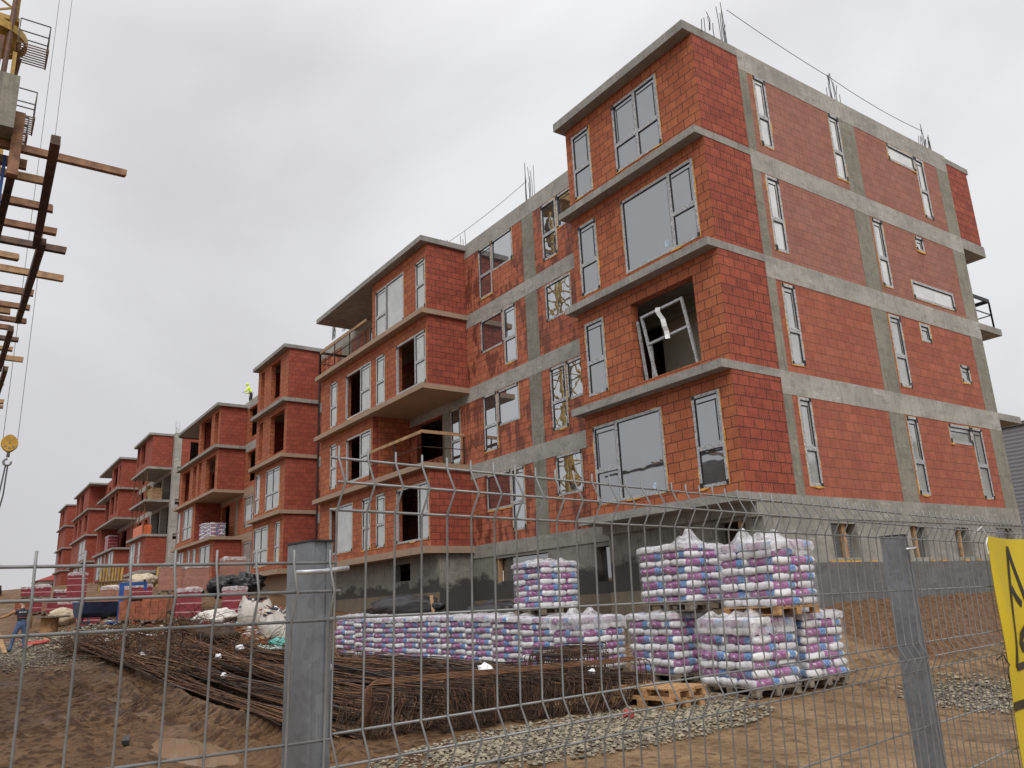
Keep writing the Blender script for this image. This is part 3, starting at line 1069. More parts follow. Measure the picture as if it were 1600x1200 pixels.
# ================================================================== block 1 (nearest, two bays and a recess)
YR = -1.757
B1 = thing('apartment_building', 'unfinished red brick apartment block nearest the bag pallets, with every window frame fitted', 'building', (7, -5, -2.5), 'unfinished brick apartment blocks in one row')
HB = 0.587
yA0, yA1, yB0, yB1, yC0, yC1 = -1.757, -2.083, -6.209, -6.986, -11.715, -12.468
W4 = (9.27, 11.44)
side_holes = {
    3: [(-2.29, -2.84, 9.27, 11.43), (-5.66, -6.21, 9.27, 11.43), (-8.71, -10.33, 10.80, 11.40), (-10.33, -10.89, 9.22, 11.40)],
    2: [(-2.25, -2.82, 6.23, 8.40), (-7.07, -7.63, 6.22, 8.39), (-9.38, -9.88, 7.85, 8.37), (-8.67, -11.12, 6.13, 6.75)],
    1: [(-2.28, -2.84, 3.20, 5.36), (-7.05, -7.68, 3.22, 5.37), (-8.67, -9.25, 4.78, 5.37), (-10.62, -11.19, 3.76, 4.35)],
    0: [(-2.29, -2.83, 0.22, 2.41), (-7.04, -7.61, 0.20, 2.39), (-9.22, -10.52, 1.78, 2.37), (-10.52, -11.17, 0.22, 2.37)],
}
side_mat = {3: 'brick_pink', 2: 'brick_pink', 1: 'brick_low', 0: 'brick_low'}
TOP = 12.06
for k in range(4):
    z0 = 3.0 * k
    zt = z0 + 3 - HB
    for (a, b) in ((yB0, yA1), (yC0, yB1)):
        hs = [h for h in side_holes[k] if b >= h[0] > a - 0.01 or (a <= h[1] <= b)]
        wall('brick_wall', B1, 'x', 0.0, 1, a, b, z0, zt, M[side_mat[k]], hs)
    # bay flank
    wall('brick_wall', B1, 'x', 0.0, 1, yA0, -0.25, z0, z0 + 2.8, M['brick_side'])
    for (c0, c1) in ((yA0, yA1), (yB0, yB1), (yC0, yC1)):
        box_part('concrete_column', B1, M['concrete_col'], -0.006, 0.32, c1, c0, z0, zt)
    # ring beam on the flank
    zb = TOP if k == 3 else z0 + 3
    box_part('ring_beam', B1, M['concrete'], -0.010, 0.30, yC1 - 0.004, yA0 - 0.002, zt, zb)
W_ = lambda r, m=None, g='glass_side': window(B1, 'x', 0.0, -1, r, g)
for k in range(4):
    for i, h in enumerate(side_holes[k]):
        tall = h[3] - h[2] > 1.8
        if k in (3, 0) and i == 3: continue
        if k in (3, 0) and i == 2:
            v = side_holes[k][3]
            window(B1, 'x', 0.0, -1, [h, (*v, [], [(v[2] + 1.0, v[0], v[1])])], 'glass_side' if k == 3 else 'glass_film')
            continue
        window(B1, 'x', 0.0, -1, [(*h, [], [(h[2] + 0.92, h[0], h[1])] if tall else [])], 'glass_side' if k >= 2 else 'glass_film')
# cantilevered brick box and balconies at the far end of the flank
wall('brick_wall', B1, 'x', 0.0, 1, -13.86, yC1 - 0.004, 9.0, 11.80, M['brick_side'])
wall('brick_wall', B1, 'y', -13.86, 1, 0.25, 5.0, 9.0, 11.80, M['brick_side'])
box_part('roof_slab', B1, M['concrete_slab'], -0.012, 5.2, -14.0, yC1 - 0.005, 11.80, 12.0)
box_part('floor_slab', B1, M['concrete_slab'], -0.012, 5.2, -14.0, yC1 - 0.005, 8.62, 9.0)
for zb in (6.0, 3.0):
    box_part('balcony_slab', B1, M['concrete_slab'], -0.012, 5.0, -13.95, yC1 - 0.005, zb - 0.22, zb)
railing(B1, [(0.15, -12.6, 6.0), (0.15, -13.85, 6.0), (4.8, -13.85, 6.0)], 1.0, 'black', 'black', 2)
# bay A front
bayA = {
    3: [(4.13, 4.97, 9.33, 11.45), (1.33, 3.13, 9.32, 11.46)],
    2: [(4.14, 4.96, 6.26, 8.45), (0.42, 3.09, 6.26, 8.42)],
    1: [(4.14, 4.96, 3.29, 5.43), (0.83, 3.05, 3.22, 5.39)],
    0: [(2.28, 4.93, 0.29, 2.44), (0.41, 1.29, 0.22, 2.44)],
}
XA = 5.22
for k in range(4):
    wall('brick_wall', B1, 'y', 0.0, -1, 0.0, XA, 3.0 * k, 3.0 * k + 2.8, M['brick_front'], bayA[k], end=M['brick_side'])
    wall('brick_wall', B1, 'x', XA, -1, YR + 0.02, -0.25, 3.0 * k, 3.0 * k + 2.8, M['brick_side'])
    zt = TOP if k == 3 else 3.0 * k + 3
    box_part('roof_slab' if k == 3 else 'floor_slab', B1, M['concrete_slab'], -0.014, 5.40, YR + 0.003, 0.322, 3.0 * k + 2.8, zt)
box_part('floor_slab', B1, M['concrete_slab'], -0.014, 5.40, YR + 0.003, 0.322, -0.2, 0.0)
wf = lambda rects, g='glass', **kw: window(B1, 'y', 0.0, 1, rects, g, **kw)
wf([(4.13, 4.97, 9.33, 11.45, [], [(10.25, 4.13, 4.97)])])
wf([(1.33, 3.13, 9.32, 11.46, [2.22], [(10.15, 1.33, 3.13)])])
wf([(4.14, 4.96, 6.26, 8.45, [], [(7.2, 4.14, 4.96)])])
wf([(0.42, 3.09, 6.26, 8.42, [1.28], [(7.2, 0.42, 1.28)])])
wf([(4.14, 4.96, 3.29, 5.43, [], [(4.25, 4.14, 4.96)])])
wf([(2.28, 4.93, 0.29, 2.44, [3.98], [(1.2, 3.98, 4.93)])])
wf([(0.41, 1.29, 0.22, 2.44, [], [(1.15, 0.41, 1.29)])])
box_part('inner_wall', B1, M['plaster'], 4.86, 4.96, -2.18, -0.27, 3.0, 5.78)
for (xs, zs) in ((1.55, 6.55), (2.75, 0.50)):
    mb = MB()
    n = 14
    c = [(xs + .09 * math.cos(2 * math.pi * k / n), -0.0195, zs + .11 * math.sin(2 * math.pi * k / n)) for k in range(n)]
    mb.face(c)
    mb.build('sticker', M['sticker'], B1)
# loose frame standing askew in the open hole of the second floor
mb = MB()
for a, b in (((2.55, -0.22, 3.23), (2.80, -0.12, 4.98)), ((1.12, -0.20, 3.23), (1.35, -0.10, 5.02)), ((2.80, -0.12, 4.95), (1.35, -0.10, 4.99)),
             ((2.70, -0.16, 4.18), (1.25, -0.14, 4.24)), ((2.92, -0.25, 3.23), (2.98, -0.14, 4.9)), ((2.66, -0.24, 3.23), (2.62, -0.20, 4.15))):
    mb.beam(a, b, 0.06, 0.06, 0, (0, 1, 0))
lw = mb.build('window_frame', M['frame'], B1)
mb = MB()
cl = [(2.12 - .035 * q + .03 * math.sin(q * 1.1), -0.06 + .03 * math.sin(q * 1.7), 4.99 - q * .115) for q in range(9)]
for p, q in zip(cl[:-1], cl[1:]):
    mb.face([(p[0] - .07, p[1], p[2]), (p[0] + .07, p[1] + .03, p[2] + .02), (q[0] + .07, q[1] + .03, q[2] + .02), (q[0] - .07, q[1], q[2])])
mb.build('torn_film', M['white_plastic'], lw)
# room behind the hole
box_part('inner_wall', B1, M['plaster'], 0.32, 4.1, -2.4, -2.2, 3.0, 5.8)
box_part('inner_wall', B1, M['plaster'], 0.26, 0.30, -3.4, -0.27, 3.0, 5.8)
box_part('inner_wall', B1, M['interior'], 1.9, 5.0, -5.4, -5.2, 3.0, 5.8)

# recess wall between the bays and behind bay B / at its left
recW = {
    3: [[(12.16, 13.07, 9.31, 11.45), (10.73, 12.14, 10.16, 11.45)], [(8.07, 8.93, 9.30, 11.43), (6.9, 8.05, 10.18, 11.43)]],
    2: [[(11.54, 13.08, 7.12, 8.45), (10.72, 11.53, 6.26, 8.45)], [(7.52, 8.94, 7.07, 8.42)]],
    1: [[(12.15, 13.07, 3.30, 5.45), (10.74, 12.12, 4.09, 5.43)], [(8.06, 8.93, 3.27, 5.43), (7.0, 8.04, 4.11, 5.43)], [(14.75, 15.53, 3.20, 5.45)]],
    0: [[(11.46, 13.03, 1.13, 2.45), (10.65, 11.46, 0.29, 2.45)], [(7.52, 8.88, 1.12, 2.45)]],
}
XE = 29.55
for k in range(4):
    z0, zt = 3.0 * k, 3.0 * k + 3 - 0.55
    for (a, b) in ((5.25, 9.40), (10.10, 15.6), (16.15, 25.4), (26.6, XE)):
        hs = [r for w in recW[k] for r in w if a < (r[0] + r[1]) / 2 < b]
        if k == 1 and a == 16.15: hs.append((16.2, 18.4, 3.75, 5.42))
        if k == 3 and a == 16.15: hs += [(19.6, 20.6, 9.25, 11.4), (21.4, 23.2, 9.9, 11.4)]
        wall('brick_wall', B1, 'y', YR, -1, a, b, z0, zt, M['brick_wet'], hs)
    for (a, b) in ((9.40, 10.10), (15.6, 16.15), (25.4, 26.6)):
        box_part('concrete_column', B1, M['concrete_col'], a, b, YR - 0.3, YR + 0.006, z0, zt)
    box_part('ring_beam', B1, M['concrete'], 0.32, XE, YR - 0.3, YR + 0.010, zt, TOP if k == 3 else z0 + 3)
    for w in recW[k]:
        rr = []
        for r in w:
            tall = r[3] - r[2] > 1.8
            rr.append((*r, [], [(r[2] + 0.95, r[0], r[1])] if tall else []))
        window(B1, 'y', YR, 1, rr, 'glass_recess')
window(B1, 'y', YR, 1, [(19.6, 20.6, 9.25, 11.4), (21.4, 23.2, 9.9, 11.4)], 'glass_film')
# floors, roof, back and partitions (inside)
for k in range(5):
    zt = TOP - 0.01 if k == 4 else 3.0 * k - 0.01
    box_part('roof_slab' if k == 4 else 'floor_slab', B1, M['concrete_slab'], 0.31, XE - 0.01, -12.2, YR - 0.31, zt - 0.2, zt)
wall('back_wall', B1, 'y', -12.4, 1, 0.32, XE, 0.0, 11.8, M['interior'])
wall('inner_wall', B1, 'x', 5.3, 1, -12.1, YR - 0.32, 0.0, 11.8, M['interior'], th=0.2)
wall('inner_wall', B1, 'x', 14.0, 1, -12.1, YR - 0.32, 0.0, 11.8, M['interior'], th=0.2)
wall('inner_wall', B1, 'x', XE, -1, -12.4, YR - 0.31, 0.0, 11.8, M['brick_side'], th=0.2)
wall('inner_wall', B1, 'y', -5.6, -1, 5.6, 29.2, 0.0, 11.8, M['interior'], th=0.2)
# bay B
XB0, XB1 = 14.12, 24.8
bayB = {
    3: (19.1, [(16.07, 18.76, 9.18, 11.33), (14.24, 15.04, 9.18, 11.25)]),
    2: (XB1, [(22.89, 23.70, 6.22, 8.40), (19.19, 21.89, 6.20, 8.34), (17.83, 18.68, 6.17, 8.30), (14.28, 16.77, 6.15, 8.27)]),
    1: (XB1, [(22.85, 23.61, 3.31, 5.38), (19.15, 21.76, 3.32, 5.33)]),
    0: (XB1, [(20.99, 23.55, 0.34, 2.44), (19.19, 20.01, 0.27, 2.43), (17.82, 18.66, 0.27, 2.43), (14.22, 16.83, 0.26, 2.37)]),
}
for k in range(4):
    xl, hs = bayB[k]
    xr = 19.0 if k == 1 else XB0
    wall('brick_wall', B1, 'y', 0.0, -1, xr, xl, 3.0 * k, 3.0 * k + 2.8, M['brick_front'], hs, end=M['brick_side'])
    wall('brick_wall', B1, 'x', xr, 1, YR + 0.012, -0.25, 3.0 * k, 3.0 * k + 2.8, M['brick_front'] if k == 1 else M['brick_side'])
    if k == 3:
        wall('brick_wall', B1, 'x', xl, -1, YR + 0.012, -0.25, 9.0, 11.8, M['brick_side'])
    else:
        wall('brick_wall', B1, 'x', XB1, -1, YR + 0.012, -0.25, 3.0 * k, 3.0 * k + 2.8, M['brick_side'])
    zt = 12.02 if k == 3 else 3.0 * k + 3
    box_part('roof_slab' if k == 3 else 'floor_slab', B1, M['concrete_slab'] if k == 3 else M['concrete_tan'], 14.0, 24.95, YR + 0.012, 0.322, 3.0 * k + 2.8, zt)
box_part('floor_slab', B1, M['concrete_tan'], 14.0, 24.95, YR + 0.012, 0.322, -0.25, 0.0)
wf([(14.24, 15.04, 9.18, 11.25, [], [(10.2, 14.24, 15.04)])], 'glass_film')
wf([(16.07, 18.76, 9.18, 11.33, [17.72], [(10.1, 17.72, 18.76)])], 'glass_film')
wf([(22.89, 23.70, 6.22, 8.40, [], [(7.2, 22.89, 23.70)])], 'glass_film')
wf([(19.19, 21.89, 6.20, 8.34, [20.25], [(7.15, 19.19, 20.25)])], 'glass_film', missing=((0, 1),))
wf([(17.83, 18.68, 6.17, 8.30, [], [(7.15, 17.83, 18.68)])], 'glass_film')
wf([(14.28, 16.77, 6.15, 8.27, [15.15], [(7.1, 14.28, 15.15)])], 'glass_film', missing=((0, 1),))
wf([(22.85, 23.61, 3.31, 5.38, [], [(4.3, 22.85, 23.61)])], 'glass_film')
wf([(19.15, 21.76, 3.32, 5.33, [20.25], [(4.3, 19.15, 20.25)])], 'glass_film', missing=((0, 1),))
wf([(20.99, 23.55, 0.34, 2.44, [22.8], [])], 'glass_film', missing=((0, 1),))
wf([(19.19, 20.01, 0.27, 2.43, [], [(1.2, 19.19, 20.01)])], 'glass_film')
wf([(17.82, 18.66, 0.27, 2.43, [], [(1.2, 17.82, 18.66)])], 'glass_film')
wf([(14.22, 16.83, 0.26, 2.37, [15.0], [(1.2, 14.22, 15.0)])], 'glass_film', missing=((0, 1),))
for k in (0, 1, 2):
    box_part('inner_wall', B1, M['interior'], 14.4, 24.5, -3.9, -3.7, 3.0 * k, 3.0 * k + 2.8)
railing(B1, [(18.85, 0.2, 3.0), (14.3, 0.2, 3.0), (14.3, -1.6, 3.0)], 1.15, 'rust_dark', 'wood_tan', 3)
railing(B1, [(24.6, 0.2, 9.0), (19.3, 0.2, 9.0)], 1.15, 'rust_dark', 'wood_tan', 4)
railing(B1, [(24.6, 0.2, 9.0), (24.6, -1.6, 9.0)], 1.15, 'rust_dark', 'rust_dark', 2)
# basement
wall('basement_wall', B1, 'y', -0.45, -1, 0.0, 5.1, -3.9, -0.46, M['concrete_soot'], [(0.5, 1.3, -1.45, -0.55)])
wall('basement_wall', B1, 'x', 5.1, -1, YR - 0.2, -0.70, -3.9, -0.46, M['concrete_soot'])
box_part('basement_beam', B1, M['concrete_base'], 0.0, 5.16, YR, -0.30, -0.459, -0.201)
wall('basement_wall', B1, 'y', YR - 0.02, -1, 5.1, 14.2, -3.9, -0.46, M['concrete_soot'], [(5.9, 7.2, -1.6, -0.60), (9.6, 12.7, -1.35, -0.56)])
box_part('basement_beam', B1, M['concrete_base'], 5.17, XE, YR - 0.25, YR + 0.012, -0.459, -0.001)
wall('basement_wall', B1, 'y', -0.35, -1, 14.2, 24.6, -3.9, -0.26, M['concrete_soot'], [(16.4, 17.7, -1.1, -0.45), (23.9, 24.4, -1.5, -0.5)])
wall('basement_wall', B1, 'x', 14.2, 1, YR - 0.01, -0.60, -3.9, -0.26, M['concrete_soot'])
wall('basement_wall', B1, 'y', YR - 0.02, -1, 24.6, XE, -3.9, -0.46, M['concrete_soot'])
wall('basement_wall', B1, 'x', 24.6, -1, YR - 0.01, -0.60, -3.9, -0.26, M['concrete_soot'])
# sooty damp zone and dimpled membrane along the foot of the basement
box_part('damp_membrane', B1, M['concrete_dark'], 0.05, 5.14, -0.45, -0.40, -3.8, -1.95)
box_part('damp_membrane', B1, M['concrete_dark'], 5.2, 14.1, YR - 0.015, YR + 0.03, -3.8, -1.95)
box_part('damp_membrane', B1, M['concrete_dark'], 14.15, 24.62, -0.345, -0.30, -3.8, -1.6)
# flank basement: pale concrete with openings, grey insulation band at the foot
wall('basement_wall', B1, 'x', 0.012, 1, yC1, -0.46, -3.5, -0.52, M['concrete_base'], [(-2.9, -3.95, -1.42, -0.62), (-6.3, -7.1, -1.42, -0.62), (-8.5, -9.3, -1.42, -0.62), (-10.9, -11.9, -1.2, -0.6)])
box_part('ring_beam', B1, M['concrete_base'], -0.010, 0.30, yC1 - 0.004, YR + 0.003, -0.52, -0.002)
box_part('corner_column', B1, M['concrete_base'], -0.004, 0.30, YR + 0.004, -0.305, -0.519, -0.21)
for (p, q) in ((-3.45, -3.6), (-6.6, -6.72), (-8.9, -9.0)):
    box_part('timber_prop', B1, M['wood_tan'], 0.10, 0.2, q, p, -1.42, -0.62)
for (p, q) in ((-2.9, -3.45), (-6.3, -6.6), (-6.72, -7.1), (-8.5, -8.9)):
    box_part('basement_pane', B1, M['glass'], 0.16, 0.19, q, p, -1.42, -0.62)
mb = MB()
mb.box(-0.09, 0.008, -12.4, -1.70, -3.4, -1.53)
for i in range(26):
    p = -1.8 - i * 0.4
    if random.random() < 0.6:
        mb.box(-0.08, 0.0, p - random.uniform(.1, .4), p, -1.529, -1.529 + random.uniform(.02, .05), 1)
mb.build('insulation_band', [M['insulation'], M['foam']], B1)
for (x0, x1, zz, yy) in ((0.62, 0.72, -0.55, -0.46),):
    box_part('timber_prop', B1, M['wood_tan'], x0, x1, yy - 0.12, yy - 0.02, -1.45, zz)
box_part('timber_prop', B1, M['wood_tan'], 5.95, 6.05, YR - 0.2, YR - 0.05, -1.6, -0.6)
box_part('timber_prop', B1, M['wood_tan'], 12.5, 12.6, YR - 0.2, YR - 0.05, -1.35, -0.56)
# openings of the basement closed with dark boards
box_part('basement_pane', B1, M['glass'], 9.6, 12.5, YR - 0.3, YR - 0.22, -1.35, -0.56)
box_part('basement_pane', B1, M['glass'], 6.05, 7.2, YR - 0.3, YR - 0.22, -1.6, -0.6)
# steel left standing on the roof
for (x, y, n, h) in ((0.15, -0.75, 4, 0.45), (0.15, -1.5, 7, 1.35), (0.15, -6.4, 9, 1.05), (0.15, -11.6, 11, 1.0), (9.7, -1.95, 10, 1.7), (14.9, -1.3, 6, 0.6), (13.9, -1.6, 3, 0.5),
                     (25.6, -1.5, 10, 0.9), (27.2, -1.5, 14, 0.75)):
    starter_bars(B1, x, y, 12.04, 0.10 if y < -2 and x < 1 else 0.35, 0.35 if x < 1 else 0.1, n, h)
mb = MB()
def sag(a, b, s, n=10):
    a, b = Vector(a), Vector(b)
    return [a.lerp(b, i / n) - Vector((0, 0, s * 4 * (i / n) * (1 - i / n))) for i in range(n + 1)]
mb.tube(sag((0.1, -1.75, 13.35), (0.1, -6.3, 12.95), 0.05) + sag((0.1, -6.3, 12.95), (0.1, -11.5, 12.8), 0.12)[1:], 0.009, 4)
mb.build('guard_wire', M['cable'], B1)
mb = MB()
mb.tube(sag((9.9, -1.95, 13.0), (14.9, -1.3, 12.35), 0.1), 0.009, 4)
mb.build('guard_wire', M['cable'], B1)

# ================================================================== block 2
B2 = thing('apartment_building', 'unfinished red brick block with empty upper openings and the worker on its roof', 'building', (42, -5, -0.5), 'unfinished brick apartment blocks in one row')
ZB2 = 0.13


def block_bay(root, x0, x1, levels, fronts, brick='brick_front', flank='brick_side', slab='concrete_slab', nose=0.322, over=0.12, win='glass_film', th=0.2):
    """levels: tops of slabs, bottom to top; fronts[k] = (xa, xb, holes, windows) for each storey (None = open)"""
    for k in range(len(levels) - 1):
        z0, z1 = levels[k], levels[k + 1]
        fr = fronts[k]
        if fr:
            xa, xb, holes, wins = fr
            wall('brick_wall', root, 'y', 0.0, -1, xa, xb, z0, z1 - th, M[brick], [h for h in holes] + [w[:4] for w in wins], end=M[flank])
            wall('brick_wall', root, 'x', xa, 1, YR + 0.012, -0.25, z0, z1 - th, M[flank])
            wall('brick_wall', root, 'x', xb, -1, YR + 0.012, -0.25, z0, z1 - th, M[flank])
            for w in wins:
                a0, a1 = w[0], w[1]
                mul = [(a0 + a1) / 2] if a1 - a0 > 1.5 else []
                tr = [(w[2] + 0.9, a0, a1)] if w[3] - w[2] > 1.6 else []
                window(root, 'y', 0.0, 1, [(a0, a1, w[2], w[3], mul, tr)], win, foam=x0 < 40, tape=x0 < 40)
        top = k == len(levels) - 2
        box_part('roof_slab' if top else 'floor_slab', root, M['concrete_slab'] if (top or z0 > levels[2] - 0.1) else M[slab], x0 - over, x1 + over, YR + 0.012, nose, z1 - th, z1)
    box_part('floor_slab', root, M[slab], x0 - over, x1 + over, YR + 0.012, nose, levels[0] - 0.25, levels[0])


LV = [0.15, 3.15, 6.13, 9.18, 12.2]
block_bay(B2, 29.75, 35.1, LV, [
    (29.75, 35.05, [], [(32.2, 34.7, 0.45, 2.63), (30.3, 31.05, 0.45, 2.63)]),
    (29.75, 35.05, [], [(33.95, 34.75, 3.41, 5.68), (30.6, 32.9, 3.39, 5.66)]),
    (29.75, 35.05, [(33.85, 34.5, 6.5, 8.68), (30.2, 32.5, 6.41, 8.68)], []),
    (29.75, 35.05, [(33.9, 34.5, 9.55, 11.77), (31.1, 32.65, 9.6, 11.76)], [])], slab='concrete_tan', flank='brick_mid')
LD = [0.0, 3.0, 6.07, 9.07, 11.95]
block_bay(B2, 43.0, 54.0, LD, [
    (43.1, 53.8, [], [(51.2, 53.0, 0.35, 2.63), (49.3, 50.1, 0.35, 2.62), (47.7, 48.6, 0.35, 2.62), (44.0, 46.6, 0.35, 2.6)]),
    (48.5, 53.9, [], [(49.3, 51.9, 3.45, 5.7), (52.9, 53.8, 3.41, 5.68)]),
    (43.1, 53.7, [(50.8, 53.1, 6.37, 8.63), (48.9, 49.8, 6.34, 8.65), (47.5, 48.2, 6.27, 8.65), (43.8, 46.2, 6.2, 8.55)], []),
    (43.1, 48.75, [(45.4, 48.2, 9.4, 11.6), (43.6, 44.5, 9.2, 11.5)], [])], slab='concrete_tan', flank='brick_mid')
for k in range(4):
    z0, zt = LV[k], LV[k + 1] - 0.55
    hs = [(39.6, 42.6, z0 + 0.35, z0 + 2.4), (36.2, 37.8, z0 + 0.35, z0 + 2.4)]
    h2 = [(46.2, 48.0, z0 + 0.3, z0 + 2.35), (49.6, 51.5, z0 + 0.9, z0 + 2.35)]
    wall('brick_wall', B2, 'y', YR, -1, 29.62, 44.2, z0, zt, M['brick_front'], hs)
    wall('brick_wall', B2, 'y', YR, -1, 44.7, 54.0, z0, zt, M['brick_front'], h2)
    box_part('concrete_column', B2, M['concrete_col'], 44.2, 44.7, YR - 0.3, YR + 0.006, z0, zt)
    box_part('concrete_column', B2, M['concrete_col'], 54.0, 54.6, YR - 0.3, YR + 0.006, z0, zt)
    box_part('ring_beam', B2, M['concrete'] if k > 1 else M['concrete_tan'], 29.62, 54.62, YR - 0.3, YR + 0.010, zt, LV[k + 1])
    if k in (0, 1):
        window(B2, 'y', YR, 1, [(*hs[0], [41.2], [(z0 + 1.2, 39.6, 41.2)])], 'glass_film', foam=False)
for k in range(5):
    box_part('roof_slab' if k == 4 else 'floor_slab', B2, M['concrete_slab'], 29.7, 54.5, -12.2, YR - 0.31, LV[k] - 0.22, LV[k] - 0.02)
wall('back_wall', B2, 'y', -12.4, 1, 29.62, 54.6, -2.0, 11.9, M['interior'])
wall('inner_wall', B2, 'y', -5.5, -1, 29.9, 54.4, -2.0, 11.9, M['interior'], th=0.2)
wall('inner_wall', B2, 'x', 54.6, -1, -12.1, YR - 0.31, -2.0, 11.9, M['brick_side'], th=0.2)
for k in range(4):
    box_part('inner_wall', B2, M['interior'], 30.1, 34.7, -2.6, -2.4, LV[k], LV[k + 1] - 0.25)
wall('basement_wall', B2, 'y', -0.4, -1, 29.7, 35.0, -3.5, -0.1, M['concrete_tan'])
wall('basement_wall', B2, 'x', 29.7, 1, YR, -0.65, -3.5, -0.1, M['concrete_tan'])
wall('basement_wall', B2, 'y', YR - 0.02, -1, 29.62, 54.6, -3.5, 0.14, M['concrete_base'])
wall('basement_wall', B2, 'y', -0.4, -1, 43.1, 53.9, -3.5, -0.25, M['concrete_base'])
wall('basement_wall', B2, 'x', 43.1, 1, YR, -0.65, -3.5, -0.25, M['concrete_base'])
starter_bars(B2, 40.6, -1.9, 12.18, 0.6, 0.1, 8, 0.8)
mb = MB()
mb.tube([(29.58, YR + 0.05, -0.5), (29.58, YR + 0.05, 11.9)], 0.05, 8)
mb.build('dark_joint_line', M['black'], B2)  # added black tube stands in for the dark expansion joint between blocks

# ================================================================== block 3: part bare frame
B3 = thing('apartment_building', 'distant block with an open concrete frame under a red brick top box', 'building', (80, -5, 1.0), 'unfinished brick apartment blocks in one row')
LE = [2.2, 5.3, 8.36, 11.3, 14.4]
block_bay(B3, 65.7, 73.0, LE, [
    (65.7, 72.9, [], [(70.2, 72.8, 2.8, 4.9), (67.8, 69.0, 2.7, 4.8)]), None, None,
    (65.7, 72.9, [(71.5, 72.6, 12.2, 14.2), (68.9, 70.8, 12.15, 14.1)], [])], brick='brick_far', flank='brick_far')
LF = [2.2, 5.4, 8.5, 11.65, 14.85]
block_bay(B3, 81.2, 94.6, LF, [
    (81.4, 94.5, [], [(89.3, 92.7, 2.6, 5.1), (82.0, 85.2, 2.6, 5.1), (87.0, 87.9, 2.6, 5.1)]),
    (92.0, 94.4, [(92.5, 93.4, 5.8, 8.0)], []),
    (81.4, 87.3, [(82.2, 83.4, 9.2, 11.2), (84.4, 86.6, 9.2, 11.2)], []),
    (81.4, 87.3, [(83.6, 86.4, 12.2, 14.3), (81.7, 82.7, 12.1, 14.1)], [])], brick='brick_far', flank='brick_far')
wall('brick_wall', B3, 'x', 92.0, -1, YR + 0.02, -0.26, 8.5, 11.4, M['brick_far'])
for k in range(4):
    z0, zt = LE[k], LE[k + 1] - 0.5
    for (a, b) in ((64.9, 65.6), (69.0, 69.5), (73.2, 73.8)):
        box_part('concrete_column', B3, M['concrete'], a, b, YR - 0.6, YR + 0.006, z0, zt)
    box_part('ring_beam', B3, M['concrete'], 64.9, 96.0, YR - 0.3, YR + 0.010, zt, LE[k + 1])
    if k == 0:
        wall('brick_wall', B3, 'y', YR, -1, 65.6, 69.0, z0, zt, M['brick_far'])
    wall('brick_wall', B3, 'y', YR, -1, 73.8, 96.0, z0, zt, M['brick_far'], [(75.0, 76.5, z0 + .3, z0 + 2.4), (78.0, 80.3, z0 + .3, z0 + 2.4), (86.0, 89.0, z0 + .3, z0 + 2.4), (90.5, 92.5, z0 + .3, z0 + 2.4)])
    wall('brick_wall', B3, 'x', 64.9, 1, -6.0, YR - 0.62, z0, zt, M['brick_far'], [(-3.1, -4.6, z0 + 0.02, z0 + 2.35)])
for k in range(5):
    box_part('roof_slab' if k == 4 else 'floor_slab', B3, M['concrete_slab'], 65.0, 96.0, -12.2, YR - 0.31, LE[k] - 0.22, LE[k] - 0.02)
wall('back_wall', B3, 'y', -12.4, 1, 64.9, 96.0, 0, 14.2, M['interior'])
wall('inner_wall', B3, 'y', -6.0, -1, 65.2, 95.8, 0, 14.2, M['interior'], th=0.2)
wall('inner_wall', B3, 'x', 96.0, -1, -12.1, YR, 0, 14.2, M['brick_far'], th=0.2)
wall('basement_wall', B3, 'y', -0.4, -1, 65.8, 96.0, -2.5, 1.95, M['concrete_base'])
wall('basement_wall', B3, 'x', 65.8, 1, -6.0, -0.65, -2.5, 1.95, M['concrete_base'])
for (x, y) in ((66.2, 0.15), (68.5, 0.15), (70.2, 0.1), (72.4, 0.1)):
    for k in (1, 2):
        mb = MB()
        mb.tube([(x, y, LE[k]), (x, y, LE[k + 1] - 0.2)], 0.045, 6)
        mb.build('slab_prop', M['crane_rust'], B3)
starter_bars(B3, 65.2, -1.9, 14.38, 0.3, 0.2, 7, 1.1)
starter_bars(B3, 96.0, -1.9, 14.4, 0.6, 0.2, 8, 1.1)

# ================================================================== block 4
B4 = thing('apartment_building', 'farthest red brick block at the end of the row, beside the red roofed house', 'building', (120, -5, 2.0), 'unfinished brick apartment blocks in one row')
LG = [2.6, 5.5, 8.75, 12.0, 15.25]
block_bay(B4, 102.5, 117.5, LG, [
    (102.7, 117.3, [], [(104.5, 107.5, 3.0, 5.0), (109, 113, 3.0, 5.0)]),
    (102.7, 117.3, [], [(104.0, 109.6, 5.8, 8.2)]),
    (102.7, 117.3, [(109.6, 112.0, 9.2, 11.4), (104.2, 106.8, 9.3, 11.45), (113.5, 116, 9.2, 11.4)], []),
    (104.5, 117.0, [(109.5, 112.5, 12.3, 14.8), (113.8, 116, 12.3, 14.8)], [])], brick='brick_far', flank='brick_far')
LH = [2.6, 5.8, 9.1, 12.35, 15.5]
block_bay(B4, 126.5, 136.3, LH, [
    (126.6, 136.2, [], [(134.0, 136.0, 3.0, 5.4)]),
    (126.6, 136.2, [(129.5, 132.0, 6.2, 8.8)], [(134.0, 136.0, 6.1, 8.8)]),
    (126.6, 136.2, [(134.4, 136.0, 9.5, 11.8)], []),
    (126.6, 136.2, [(130.7, 133.2, 12.65, 15.1), (134.3, 135.9, 12.65, 15.1)], [])], brick='brick_far', flank='brick_far')
for k in range(4):
    z0, z1 = LG[k], LG[k + 1]
    wall('brick_wall', B4, 'y', YR, -1, 96.2, 137, z0, z1, M['brick_far'], [(118.5, 121, z0 + .4, z0 + 2.4), (123, 125.5, z0 + .4, z0 + 2.4), (98, 101, z0 + .4, z0 + 2.4)])
